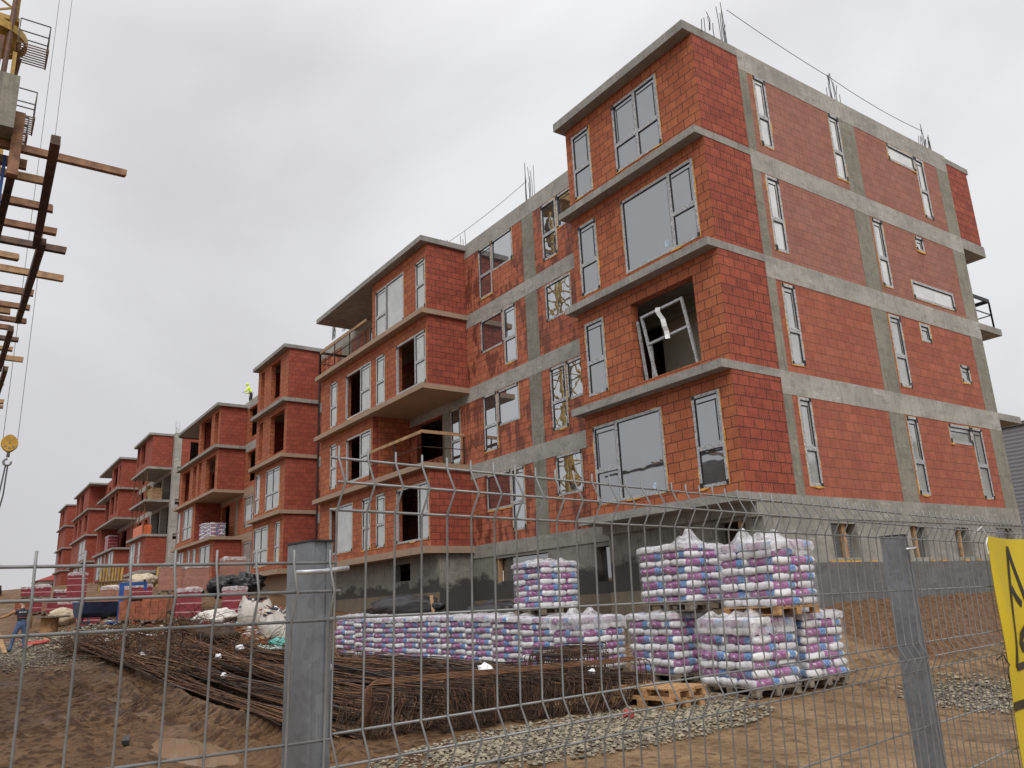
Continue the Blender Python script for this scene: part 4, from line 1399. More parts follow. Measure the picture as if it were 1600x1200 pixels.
wall('back_wall', B4, 'y', -12.4, 1, 96.2, 137, 0, 15.0, M['interior'])
wall('inner_wall', B4, 'y', -5.0, -1, 96.4, 136.8, 0, 15.0, M['interior'], th=0.2)
wall('inner_wall', B4, 'x', 137.0, -1, -12.1, YR, 0, 15.0, M['brick_far'], th=0.2)
for k in range(5):
    box_part('roof_slab' if k == 4 else 'floor_slab', B4, M['concrete_slab'], 96.2, 136.7, -12.1, YR - 0.26, LG[k] - 0.22, LG[k] - 0.02)
wall('basement_wall', B4, 'y', -0.4, -1, 96.3, 137, -2.5, 2.4, M['concrete_base'])

# ================================================================== fence
def wire_panel(org, d, n, rows, unit, sp, up_, tag_label, over=0.12):
    """welded mesh panel: n+1 upright wires (folded at the stiffening beads) and the horizontal wires"""
    mb = MB()
    org, d, up_ = Vector(org), Vector(d), Vector(up_)
    nrm = d.cross(up_).normalized()
    if (CAM - org).dot(nrm) < 0: nrm = -nrm
    prof = [(over, 0.0)]
    hz = []
    for kind, h in rows:
        prof.append((-h * unit, 0.026 if kind == 't' else 0.0))
        hz.append((-h * unit, 0.026 if kind == 't' else 0.0))
    for i in range(n + 1):
        b = org + d * (sp * i)
        mb.tube([b + up_ * h + nrm * (q + 0.004) for h, q in prof], 0.00215, 6)
    L = sp * n
    for h, q in hz:
        mb.tube([org - d * 0.012 + up_ * h + nrm * (q - 0.001), org + d * (L / 2) + up_ * h + nrm * (q - 0.001 + 0.002), org + d * (L + 0.012) + up_ * h + nrm * (q - 0.001)], 0.0026, 6)
    o = mb.build('wire_fence', M['steel'], smooth=True)
    tag(o, tag_label, 'fence', 'lengths of welded wire fence')
    return o


ROWS = [('h', 0), ('t', .25), ('h', .5), ('h', 1.5), ('h', 2.5), ('t', 2.75), ('h', 3.0), ('h', 4.0), ('h', 5.0), ('h', 6.0), ('t', 6.25), ('h', 6.5), ('h', 7.5), ('h', 8.5), ('t', 8.75), ('h', 9.0)]
UPV = (-0.0296, -0.0040, 1.0)
UNIT, SP = 0.18734, 0.062
oR, dR = Vector((-10.0765, 13.5826, -1.9017)), Vector((0.13297, -0.99112, 0.0))
wire_panel(oR, dR, 39, ROWS, UNIT, SP, UPV, 'tall welded wire panel between the two grey posts, in front of the bag pallets', 0.022)
wire_panel(oR + dR * 2.50, dR, 42, ROWS, UNIT, SP, UPV, 'welded wire panel carrying the yellow warning banner', 0.022)
dL = Vector((math.cos(R(-92.03)), math.sin(R(-92.03)), 0.0028)).normalized()
oL = Vector((-10.09645, 14.04365, -2.09204))
wire_panel(oL - dL * SP * 14, dL, 21, ROWS, UNIT, SP, UPV, 'lower welded wire panel at the left, in front of the muddy track', 0.022)


def fence_post(s, h, label):
    t = thing('fence_post', label, 'fence post', oR + dR * s + Vector((0.02, 0, -2.0)), 'grey steel fence posts')
    nA = Vector((0.99112, 0.13297, 0))
    c = oR + dR * s + nA * 0.012

    def bx(mb, s0, s1, n0, n1, z0, z1):
        vs = []
        for zz in (z0, z1):
            for a, b in ((s0, n0), (s1, n0), (s1, n1), (s0, n1)):
                p = c + dR * a + nA * b
                vs.append((p.x, p.y, zz))
        mb.raw(vs, [(0, 3, 2, 1), (4, 5, 6, 7), (0, 1, 5, 4), (1, 2, 6, 5), (2, 3, 7, 6), (3, 0, 4, 7)])
    zt = oR.z + h
    mb = MB()
    bx(mb, -0.021, 0.021, 0.0035, 0.088, -4.1, zt)
    bx(mb, -0.021, -0.0150, 0.0, 0.0033, -4.1, zt)
    bx(mb, 0.0095, 0.021, 0.0, 0.0033, -4.1, zt)
    mb.build('profile', M['post_paint'], t)
    mb = MB()
    bx(mb, -0.023, 0.023, -0.002, 0.090, zt + 0.0005, zt + 0.004)
    mb.build('cap', M['black'], t)
    mb = MB()
    zc = zt - 0.052
    p = c - nA * 0.022
    mb.tube([p + dR * -0.060 + Vector((0, 0, zc - p.z - .002)), p + dR * -0.01 + nA * -0.004 + Vector((0, 0, zc - p.z)), p + dR * 0.042 + nA * 0.004 + Vector((0, 0, zc - p.z + .006))], 0.0042, 8)
    mb.build('panel_clip', M['steel_light'], t, smooth=True)
    return t


fence_post(-0.021, -0.150, 'short grey steel post at the step between the low and the tall panel')
fence_post(2.455, -0.079, 'grey steel post next to the yellow banner')


def banner():
    nC = Vector((-0.99112, -0.13297, -0.03))
    o0 = oR + nC * 0.040
    s0, s1, h0, h1 = 3.165, 3.80, -1.40, -0.068
    mb = MB()
    ns, nh = 24, 40

    def pt(s, h, lift=0.0):
        a, b = (s - s0) / (s1 - s0), (h - h1) / (h0 - h1)
        w = 0.006 * math.sin(a * 9 + b * 4) + 0.008 * math.exp(-((a - b * 0.55) / 0.12) ** 2) - 0.004 * math.sin(b * 13 + a * 3)
        dip = 0.006 * math.sin(a * math.pi)
        return o0 + dR * s + Vector(UPV) * (h - dip * (1 - b)) + nC * (w + lift)
    for th in (0.0, -0.0015):
        for i in range(ns):
            for j in range(nh):
                a, b = s0 + (s1 - s0) * i / ns, s0 + (s1 - s0) * (i + 1) / ns
                c, d = h0 + (h1 - h0) * j / nh, h0 + (h1 - h0) * (j + 1) / nh
                mb.face([pt(a, c, th), pt(b, c, th), pt(b, d, th), pt(a, d, th)])
    y = NT('yellow_vinyl')
    y.base((0.66, 0.50, 0.012))
    y.rough(0.32)
    b = mb.build('warning_banner', y.m, smooth=True)
    tag(b, 'yellow warning banner with a black outlined triangle, tied to the mesh', 'banner')
    # marks: strokes as thin ribbons lying on the vinyl
    pm = MB()
    k = NT('banner_black')
    k.base((0.02, 0.02, 0.02))
    k.rough(0.4)

    def stroke(pts, w):
        n = 14
        for (a, b_) in zip(pts[:-1], pts[1:]):
            for k in range(n):
                t0, t1 = k / n, (k + 1) / n
                pA = Vector((a[0] + (b_[0] - a[0]) * t0, a[1] + (b_[1] - a[1]) * t0))
                pB = Vector((a[0] + (b_[0] - a[0]) * t1, a[1] + (b_[1] - a[1]) * t1))
                q = (pB - pA).normalized()
                qn = Vector((-q.y, q.x)) * w / 2
                e = q * 0.001
                pm.face([pt(*(pA - qn - e), 0.003), pt(*(pB - qn + e), 0.003), pt(*(pB + qn + e), 0.003), pt(*(pA + qn - e), 0.003)])
    stroke([(3.455, -0.105), (3.265, -0.615), (3.645, -0.615), (3.455, -0.105)], 0.030)
    pm.build('triangle_mark', k.m, b)
    pm = MB()
    stroke([(3.405, -0.285), (3.44, -0.325), (3.49, -0.36)], 0.035)
    stroke([(3.39, -0.505), (3.43, -0.55)], 0.05)
    stroke([(3.41, -0.50), (3.50, -0.46), (3.56, -0.54)], 0.04)
    pm.build('figure_mark', k.m, b)
    pm = MB()
    stroke([(3.168, -0.765), (3.797, -0.765)], 0.036)
    pm.build('border_mark', k.m, b)
    pm = MB()
    stroke([(3.315, -0.87), (3.315, -1.02)], 0.035)
    pm.build('letter_mark', k.m, b)
    for s, h in ((3.168, -0.075), (3.168, -0.60)):
        tm = MB()
        p = pt(s, h)
        tm.tube([p - dR * 0.025 - Vector((0, 0, 0.07)), p - dR * 0.03 - Vector((0, 0, 0.03)), p, p + dR * 0.012, p - dR * 0.02 + Vector((0, 0, 0.02)), p - dR * 0.045 + Vector((0, 0, 0.045)), p - dR * 0.05 - nC * 0.03 + Vector((0, 0, 0.02))], 0.0028, 5)
        tm.build('tie', M['white_plastic'] if h > -0.3 else M['black'], b)


banner()


# ================================================================== bags on pallets
def pillow(name, L, Wd, H, seed):
    rnd = random.Random(seed)
    off = Vector((rnd.uniform(0, 50), rnd.uniform(0, 50), rnd.uniform(0, 50)))
    nx, ny, nz = 8, 6, 3
    vid, V, Fc = {}, [], []

    def vert(i, j, k):
        if (i, j, k) in vid: return vid[(i, j, k)]
        x, y, z = 2 * i / nx - 1, 2 * j / ny - 1, 2 * k / nz - 1
        r = max(abs(x), abs(y))
        zz = z * (1 - 0.20 * abs(x) ** 6) * (1 - 0.15 * abs(y) ** 6)
        kx = 1 - 0.05 * z * z - 0.02 * y * y
        ky = 1 - 0.10 * z * z - 0.03 * x * x
        p = Vector((x * kx * L / 2, y * ky * Wd / 2, zz * H / 2))
        n = mnoise.noise(Vector((x, y, z)) * 1.8 + off)
        p += Vector((n * 0.020, mnoise.noise(Vector((x, y, z)) * 2.2 + off * 2) * 0.022, n * 0.015 + mnoise.noise(Vector((x * 1.5, y * 1.5, 0)) + off * 3) * 0.010))
        V.append(tuple(p)); vid[(i, j, k)] = len(V) - 1
        return len(V) - 1
    for i in range(nx):
        for j in range(ny):
            Fc.append((vert(i, j, nz), vert(i + 1, j, nz), vert(i + 1, j + 1, nz), vert(i, j + 1, nz)))
            Fc.append((vert(i, j + 1, 0), vert(i + 1, j + 1, 0), vert(i + 1, j, 0), vert(i, j, 0)))
    for i in range(nx):
        for k in range(nz):
            Fc.append((vert(i, 0, k), vert(i + 1, 0, k), vert(i + 1, 0, k + 1), vert(i, 0, k + 1)))
            Fc.append((vert(i, ny, k + 1), vert(i + 1, ny, k + 1), vert(i + 1, ny, k), vert(i, ny, k)))
    for j in range(ny):
        for k in range(nz):
            Fc.append((vert(0, j, k + 1), vert(0, j + 1, k + 1), vert(0, j + 1, k), vert(0, j, k)))
            Fc.append((vert(nx, j, k), vert(nx, j + 1, k), vert(nx, j + 1, k + 1), vert(nx, j, k + 1)))
    me = bpy.data.meshes.new(name)
    me.from_pydata(V, [], Fc)
    me.polygons.foreach_set('use_smooth', [True] * len(Fc))
    me.materials.append(M['bag'])
    return me


BAGS = [pillow('bag', 0.605, 0.395, 0.140, i) for i in range(10)]


def pallet_mb(L=1.2, Wd=1.0, H=0.14):
    mb = MB()
    n = 6
    bw = Wd / n * 0.74
    for i in range(n):
        y = -Wd / 2 + bw / 2 + (Wd - bw) * i / (n - 1)
        mb.box(-L / 2 + random.uniform(0, .01), L / 2 - random.uniform(0, .01), y - bw / 2, y + bw / 2, H - 0.022, H)
    for x in (-L / 2 + 0.07, 0, L / 2 - 0.07):
        mb.box(x - 0.06, x + 0.06, -Wd / 2, Wd / 2, H - 0.044, H - 0.0225)
        for y in (-Wd / 2 + 0.06, 0, Wd / 2 - 0.06):
            mb.box(x - 0.06, x + 0.06, y - 0.055, y + 0.055, 0.022, H - 0.0445)
    for y in (-Wd / 2 + 0.06, 0, Wd / 2 - 0.06):
        mb.box(-L / 2, L / 2, y - 0.05, y + 0.05, 0, 0.0215)
    return mb


def film_cap(L, Wd, z, seed, peak=0.12, skirt=0.25, mat='film'):
    """crumpled stretch film over the top layer, pulled up into a few peaks"""
    rnd = random.Random(seed)
    mb = MB()
    n = 18
    pk = [(rnd.uniform(-.4, .4) * L, rnd.uniform(-.4, .4) * Wd, rnd.uniform(0.5, 1.0) * peak) for _ in range(5)]
    off = Vector((rnd.uniform(0, 40), rnd.uniform(0, 40), 0))
    rows = []
    for i in range(n + 1):
        row = []
        for j in range(n + 1):
            x, y = (i / n - 0.5) * L * 1.04, (j / n - 0.5) * Wd * 1.04
            h = sum(a * math.exp(-((x - px) ** 2 + (y - py) ** 2) / 0.016) for px, py, a in pk)
            h += 0.03 * abs(mnoise.noise(Vector((x * 5, y * 5, 0)) + off)) + 0.012
            ed = max(abs(i / n - .5), abs(j / n - .5)) * 2
            if ed > 0.93: h -= 0.035
            row.append(Vector((x, y, z + h)))
        rows.append(row)
    for i in range(n):
        for j in range(n):
            mb.face([rows[i][j], rows[i + 1][j], rows[i + 1][j + 1], rows[i][j + 1]])
    ring = [rows[i][0] for i in range(n)] + [rows[n][j] for j in range(n)] + [rows[n - i][n] for i in range(n)] + [rows[0][n - j] for j in range(n)]
    low = []
    for k, p in enumerate(ring):
        q = p.copy()
        d = Vector((p.x, p.y, 0)).normalized()
        q += d * (0.012 + 0.015 * mnoise.noise(Vector((k * .4, seed, 0)))) - Vector((0, 0, skirt * (0.7 + 0.6 * abs(mnoise.noise(Vector((k * .23, seed * 2, 3)))))))
        low.append(q)
    m = len(ring)
    for k in range(m):
        mb.face([ring[k], low[k], low[(k + 1) % m], ring[(k + 1) % m]])
    return mb


LAY = 0.130


def bag_pallet(label, x, y, z, rz, layers=8, seed=0, peak=0.12, skirt=0.2, pal='wood', tall_film=False):
    rnd = random.Random(seed)
    t = thing('bag_pallet', label, 'bag pallet', (x, y, z), 'pallets of purple printed bags', rz)
    pallet_mb().build('wooden_pallet', M[pal], t, local=True)
    for k in range(layers):
        zz = 0.14 + LAY * (k + 0.5)
        s = 1 if k % 2 == seed % 2 else -1
        lx, ly = rnd.uniform(-.022, .022), rnd.uniform(-.022, .022)
        spots = [(-0.3, 0.3, 0), (0.3, 0.3, 0), (-0.4, -0.2, 90), (0.0, -0.2, 90), (0.4, -0.2, 90)]
        for (bx_, by_, a) in spots:
            o = bpy.data.objects.new('bag', rnd.choice(BAGS))
            COL.objects.link(o)
            o.parent = t
            o.location = (bx_ + lx + rnd.uniform(-.015, .015), by_ * s + ly + rnd.uniform(-.02, .02), zz + rnd.uniform(-.004, .004))
            ang = a + rnd.uniform(-4, 4)
            # long sides seen from outside read purple then blue from left to right
            if a == 0: ang += 180 if s > 0 else 0
            else: ang += (180 if (s > 0) else 0) if abs(bx_) < .1 else (180 if bx_ < 0 else 0)
            o.rotation_euler = (R(rnd.uniform(-2, 2)), R(rnd.uniform(-1.5, 1.5)), R(ang))
    f = film_cap(1.2, 1.0, 0.14 + LAY * layers, seed * 7 + 3, peak, skirt).build('stretch_film', M['film'], t, smooth=True, local=True)
    sides = MB()
    n = 60
    zt, zb = 0.14 + LAY * layers - 0.02, 0.13
    lv = 7
    per = []
    for k in range(n):
        u = k / n * 4.4
        if u < 1.2: p = (-.6 + u, -.5)
        elif u < 2.2: p = (.6, -.5 + u - 1.2)
        elif u < 3.4: p = (.6 - (u - 2.2), .5)
        else: p = (-.6, .5 - (u - 3.4))
        per.append(p)
    for k in range(n):
        for j in range(lv):
            q = []
            for (kk, jj) in ((k, j), ((k + 1) % n, j), ((k + 1) % n, j + 1), (k, j + 1)):
                px, py = per[kk]
                w = 1.022 + 0.012 * mnoise.noise(Vector((kk * .7, jj * 1.7, seed)))
                q.append((px * w, py * w, zb + (zt - zb) * jj / lv))
            sides.face(q)
    sides.build('film_sides', M['film_thin'], f, smooth=True, local=True)
    return t


ZS = lambda x, y, rz=0: gz(x, y)
rowdir = Vector((math.cos(R(8.7)), math.sin(R(8.7)), 0))
rown = Vector((-rowdir.y, rowdir.x, 0))
ROWLAB = ['bag pallet at the right end of the low row, below the raised pallet',
          'bag pallet below the left edge of the raised pallet, second from the row end',
          'bag pallet just left of the raised pallet in the low row',
          'fourth bag pallet from the right end of the low row',
          'middle bag pallet of the low row behind the rusty bars',
          'fourth bag pallet of the low row counted from the short grey post',
          'third bag pallet of the low row counted from the short grey post',
          'second bag pallet of the low row counted from the short grey post',
          'bag pallet partly hidden by the short grey post, left end of the low row']
for i in range(9):
    p = Vector((3.15, 3.12, 0)) + rowdir * ((i + 0.5) * 0.985) - rown * 0.6
    bag_pallet(ROWLAB[i], p.x, p.y, gz(p.x, p.y) + 0.0, R(98.7 + random.uniform(-2, 2)), 8, 20 + i, 0.06, 0.12, 'wood_grey')
bag_pallet('lower bag pallet showing front and flank, left of the two tall stacks', 2.35, 2.75, gz(2.35, 2.75), R(94), 8, 31, 0.16, 0.3, 'wood_grey')
bag_pallet('lower bag pallet of the left tall stack, behind the empty wooden pallets', -0.15, 2.85, gz(-0.15, 2.85), R(-2), 8, 32, 0.06, 0.10, 'wood_grey')
bag_pallet('lower bag pallet at the front right, with loose crumpled film on top', -2.1, 3.05, gz(-2.1, 3.05), R(-5), 8, 33, 0.12, 0.30, 'wood_grey')
bag_pallet('lower bag pallet behind at the right edge of the whole row', -2.15, 1.80, gz(-2.15, 1.8), R(-4), 8, 34, 0.08, 0.12, 'wood_grey')
z2 = 0.14 + LAY * 8 + 0.03
bag_pallet('raised bag pallet on top at the right, tallest of all on a yellow wooden pallet', -2.32, 2.6, gz(-2.1, 3.05) + z2, R(-3), 8, 35, 0.20, 0.16)
bag_pallet('raised bag pallet on top of the left tall stack', -0.48, 2.72, gz(-0.15, 2.85) + z2, R(0), 8, 36, 0.16, 0.10, 'wood_grey')
bag_pallet('raised bag pallet standing alone on the low row', 4.35, 2.3, gz(4.35, 2.3) + z2, R(95), 8, 37, 0.10, 0.1, 'wood_grey')
# empty wooden pallets
for i, (x, y, z, rz, lb) in enumerate(((-1.85, 4.95, 0.0, 6, 'lower of the two empty wooden pallets beside the bent bars'), (-1.88, 4.92, 0.145, 9, 'upper of the two empty wooden pallets beside the bent bars'))):
    o = pallet_mb(1.2, 0.8).build('wooden_pallet', M['wood'], local=True)
    o.location = (x, y, gz(x, y) + z + 0.02)
    o.rotation_euler = (0, 0, R(rz))
    tag(o, lb, 'pallet', 'empty wooden pallets')


# ================================================================== reinforcing steel
def bar_bundle(label, a, b, w, h, n, seed, mat=('rust', 'rust_dark', 'rebar_grey', 'rust_pale'), frizz=0.0, lift=0.0, zoff=0.0):
    rnd = random.Random(seed)
    mb = MB()
    a, b = Vector((*a, 0)), Vector((*b, 0))
    d = (b - a)
    L = d.length
    d.normalize()
    s = Vector((-d.y, d.x, 0))
    m = max(6, int(L / 0.9))
    n = int(n * 0.72)
    for i in range(n):
        e0, e1 = rnd.uniform(-.06, .04) * L, rnd.uniform(-.04, .06) * L
        ang = rnd.random() * math.pi
        rad = math.sqrt(rnd.random())
        o0 = rad * math.cos(ang * 2) * w / 2
        hz = abs(rad * math.sin(ang)) * h
        cross = rnd.gauss(0, 0.5) * w + (rnd.gauss(0, 1.3) if rnd.random() < 0.10 else 0)
        ph, am = rnd.random() * 6.28, rnd.uniform(0.0, 0.035)
        pts = []
        for k in range(m + 1):
            t = k / m
            p = a + d * (e0 + (L - e0 + e1) * t) + s * (o0 + cross * (t - 0.5) + am * math.sin(ph + t * 7))
            p.z = gz(p.x, p.y) + zoff + 0.03 + hz * (0.75 + 0.35 * math.sin(ph + t * 4)) + 0.03 * math.sin(ph * 2 + t * 5) + lift * t
            pts.append(p)
        if rnd.random() < frizz:
            q = pts[0]
            pts = [q - d * rnd.uniform(0.1, .4) + s * rnd.uniform(-.35, .35) + Vector((0, 0, rnd.uniform(0.0, .45)))] + pts
        mb.tube(pts, rnd.choice((0.008, 0.010, 0.013)), 5, rnd.choices((0, 1, 2, 3), (5, 4.5, 1.5, 1.6))[0], cap=False)
    # tie wires
    for t in (0.18, 0.5, 0.82):
        c = a.lerp(b, t)
        z = gz(c.x, c.y) + zoff + lift * t
        ring = [c + s * (w * 0.5 * math.cos(q)) + Vector((0, 0, z + 0.03 + max(0, h * 1.05 * math.sin(q)))) for q in [k * math.pi / 8 for k in range(9)]]
        mb.tube(ring, 0.005, 4, 1, cap=False)
    o = mb.build('rebar_bundle', [M[x] for x in mat])
    tag(o, label, 'rebar bundle', 'bundles of straight rusty bars')
    return o


bar_bundle('long bundle of rusty bars along the muddy wheel track, lowest of the heap', (13.5, 9.5), (-0.2, 9.75), 0.55, 0.22, 120, 1, frizz=.3)
bar_bundle('frayed bundle of rusty bars at the far left end of the heap', (17.8, 10.5), (8.5, 9.35), 0.9, 0.36, 140, 2, frizz=.75)
bar_bundle('bundle of dark bars second from the wheel track', (12.5, 8.9), (0.3, 8.9), 0.7, 0.33, 130, 3, frizz=.3)
bar_bundle('wide bundle of rusty bars in the middle of the heap', (13.2, 8.0), (0.8, 7.7), 0.9, 0.42, 150, 4, frizz=.3)
bar_bundle('bundle of reddish bars behind the middle of the heap', (12.0, 7.0), (0.6, 6.2), 0.9, 0.40, 140, 5, frizz=.2)
bar_bundle('bundle of bars in front of the low row of bag pallets', (10.5, 5.9), (0.2, 4.9), 0.9, 0.34, 140, 6, frizz=.15)
bar_bundle('top bundle of brown bars nearest the bag pallets', (9.0, 5.2), (0.4, 4.0), 0.6, 0.42, 100, 7, frizz=.15)
bar_bundle('bundle of tangled bars lying across the back of the heap', (17.5, 7.6), (9.0, 6.8), 0.8, 0.40, 110, 8, frizz=.7)


def stirrup_bundle(label, c, axis_deg, length, bw, bh, n, seed, lean=0.0, zoff=0.0):
    """many closed rectangular loops threaded side by side"""
    rnd = random.Random(seed)
    mb = MB()
    ax = Vector((math.cos(R(axis_deg)), math.sin(R(axis_deg)), 0))
    s = Vector((-ax.y, ax.x, 0))
    n = int(n * 0.62)
    for i in range(n):
        t = (i / n - 0.5) * length + rnd.gauss(0, 0.02)
        o = Vector((*c, 0)) + ax * t + s * rnd.gauss(0, 0.035)
        z = gz(o.x, o.y) + zoff + rnd.uniform(0.0, 0.05)
        tilt = rnd.gauss(lean, 0.30)
        twist = rnd.gauss(0, 0.12)
        W_, H_ = bw * rnd.uniform(.9, 1.08), bh * rnd.uniform(.9, 1.08)
        pts = []
        r_ = 0.03
        cor = [(-W_ / 2, 0), (W_ / 2, 0), (W_ / 2, H_), (-W_ / 2, H_)]
        loop = []
        for q in range(4):
            p0, p1 = Vector(cor[q]), Vector(cor[(q + 1) % 4])
            e = (p1 - p0).normalized()
            loop += [p0 + e * r_, p1 - e * r_]
        loop.append(loop[0])
        for p in loop:
            h = p.y
            pos = o + s * (p.x * math.cos(twist)) + ax * (p.x * math.sin(twist) + h * math.sin(tilt))
            pos.z = z + 0.02 + h * math.cos(tilt)
            pts.append(pos)
        if rnd.random() < 0.5:
            pts.append(pts[-1] + s * 0.05 + Vector((0, 0, 0.05)))
        mb.tube(pts, rnd.choice((0.006, 0.0075)), 4, rnd.choices((0, 1), (1, 4))[0], cap=False)
    o = mb.build('stirrup_bundle', [M['rust'], M['rust_dark']])
    tag(o, label, 'stirrup bundle', 'bundles of bent reinforcing stirrups')
    return o


def tangle(label, spots, n, seed):
    rnd = random.Random(seed)
    mb = MB()
    for i in range(n):
        x, y, sp = rnd.choice(spots)
        x += rnd.gauss(0, sp); y += rnd.gauss(0, sp * .45)
        z = gz(x, y) + rnd.uniform(0.0, 0.35)
        a, el, L = rnd.random() * 6.28, rnd.uniform(-.15, .9), rnd.uniform(.4, 1.3)
        c = rnd.uniform(-1.6, 1.6)
        pts = []
        for k in range(6):
            pts.append((x, y, max(z, gz(x, y) + .02)))
            x += math.cos(a) * math.cos(el) * L / 5; y += math.sin(a) * math.cos(el) * L / 5; z += math.sin(el) * L / 5
            a += c / 5; el -= .12
        mb.tube(pts, rnd.choice((.005, .007, .009)), 3, rnd.randrange(2), cap=False)
    o = mb.build('tangled_bars', [M['rust'], M['rust_dark']])
    o['kind'] = 'stuff'
    o['label'] = label
    o['category'] = 'scrap bars'
    return o


tangle('tangled bent ends of rusty bars along the far end of the heap', [(17.6, 10.4, .7), (16, 10.0, .9), (14.2, 9.7, .8), (17, 9.0, 1.0), (15, 8.4, 1.0), (12, 8.9, .7), (13.5, 7.4, 1.0), (11.5, 6.4, .9), (16.5, 7.4, .8), (10, 8.2, 1.0)], 1100, 5)


def rubble():
    rnd = random.Random(8)
    mb = MB()
    for i in range(420):
        if i % 3 == 0: x, y = rnd.gauss(15.5, 2.2), rnd.gauss(6.3, .7)
        elif i % 3 == 1: x, y = rnd.gauss(24, 4), rnd.gauss(8.5, 1.4)
        else: x, y = rnd.gauss(19, 2.5), rnd.gauss(6.9, .8)
        z = gz(x, y)
        s = rnd.uniform(.04, .16)
        a = rnd.random() * 6.28
        q = Vector((math.cos(a), math.sin(a), rnd.uniform(-.2, .3))) * s
        p = Vector((x, y, z + s * .25))
        mb.beam(p - q, p + q, s * rnd.uniform(.4, 1.0), s * rnd.uniform(.2, .6), rnd.choices(range(5), (5, 3, 2, 1, 1))[0], (0, 0, 1), s * .15)
    o = mb.build('rubble', [M['brick_front'], M['white_plastic'], M['wood'], M['black_sheet'], M['pale_teal']])
    o['kind'] = 'stuff'
    o['label'] = 'broken brick, wood and plastic bits littering the ground behind the bars'
    o['category'] = 'rubble'


rubble()
stirrup_bundle('bundle of bent stirrups at the left end, closest to the grey post', (-0.75, 9.0), -80, 1.1, 0.8, 0.50, 75, 1, 0.5)
stirrup_bundle('dark bundle of stirrups leaning left under the long bent bars', (-1.0, 7.9), -85, 1.2, 0.9, 0.52, 85, 2, -0.4)
stirrup_bundle('bundle of stirrups in the middle under the long bent bars', (-1.15, 6.8), -85, 1.0, 0.9, 0.50, 80, 3, 0.15)
stirrup_bundle('bundle of slanting stirrups right of the middle, above the gravel', (-1.35, 5.9), -88, 0.9, 0.85, 0.46, 75, 4, 0.6)
stirrup_bundle('small bundle of stirrups at the right end beside the wooden pallets', (-1.2, 5.1), -80, 0.6, 0.7, 0.40, 45, 5, 0.3)
stirrup_bundle('upright heap of stirrups in front of the bag pallets', (0.3, 5.0), -70, 1.6, 0.8, 0.62, 110, 6, 0.3, 0.1)
stirrup_bundle('bundle of stirrups lying behind the long bent bars', (-0.1, 6.6), -85, 1.6, 0.7, 0.5, 80, 7, -0.2)
for i in range(4):
    mb = MB()
    x = -1.35 + i * 0.09
    zt = -3.08 + i * 0.012
    p0, p1 = Vector((x, 9.55 - i * .07, zt)), Vector((x - 0.25, 4.78 + i * 0.03, zt - 0.01))
    g0, g1 = gz(p0.x, p0.y), gz(p1.x, p1.y)
    mb.tube([(p0.x, p0.y + 0.02, g0 - 0.0), (p0.x, p0.y, zt - 0.08), (p0.x, p0.y - 0.03, zt - 0.02), (p0.x, p0.y - 0.10, zt), *[p0.lerp(p1, q / 6) for q in range(1, 6)],
             (p1.x, p1.y + 0.10, zt), (p1.x, p1.y + 0.03, zt - 0.03), (p1.x, p1.y, zt - 0.1), (p1.x, p1.y - 0.03, g1 + 0.1)], 0.010, 6)
    o = mb.build('bent_bar', M['rust'], smooth=True)
    tag(o, 'long rusty bar bent down at both ends, lying over the stirrup bundles', 'bent bar', 'long bent bars over the stirrups')


# ================================================================== soft lumps: sacks, sheets, bags of waste
def blob(mb, c, r, seed, lump=0.25, freq=2.0, flat=0.0, nu=18, nv=12, mi=0):
    off = Vector((seed * 7.3, seed * 3.1, seed * 1.7))
    b = len(mb.v)
    for j in range(nv + 1):
        ph = math.pi * j / nv - math.pi / 2
        for i in range(nu):
            th = 2 * math.pi * i / nu
            d = Vector((math.cos(ph) * math.cos(th), math.cos(ph) * math.sin(th), math.sin(ph)))
            n = mnoise.noise(d * freq + off) + 0.5 * mnoise.noise(d * freq * 2.3 + off)
            k = 1 + lump * n
            z = d.z * k * r[2]
            mb.v.append((c[0] + d.x * k * r[0], c[1] + d.y * k * r[1], c[2] + max(z, -flat if flat else -9)))
    for j in range(nv):
        for i in range(nu):
            i2 = (i + 1) % nu
            mb.f.append((b + j * nu + i, b + j * nu + i2, b + (j + 1) * nu + i2, b + (j + 1) * nu + i))
            mb.m.append(mi)


def lump(name, label, cat, x, y, z, r, mat, seed, n=1, spread=0.0, lumpy=0.3, group=None, freq=2.2):
    mb = MB()
    rnd = random.Random(seed)
    for i in range(n):
        blob(mb, (x + rnd.uniform(-spread, spread), y + rnd.uniform(-spread, spread) * .6, z + r[2] * (0.55 + 0.15 * i)), r, seed + i * .37, lumpy, freq)
    o = mb.build(name, M[mat], smooth=True)
    return tag(o, label, cat, group)


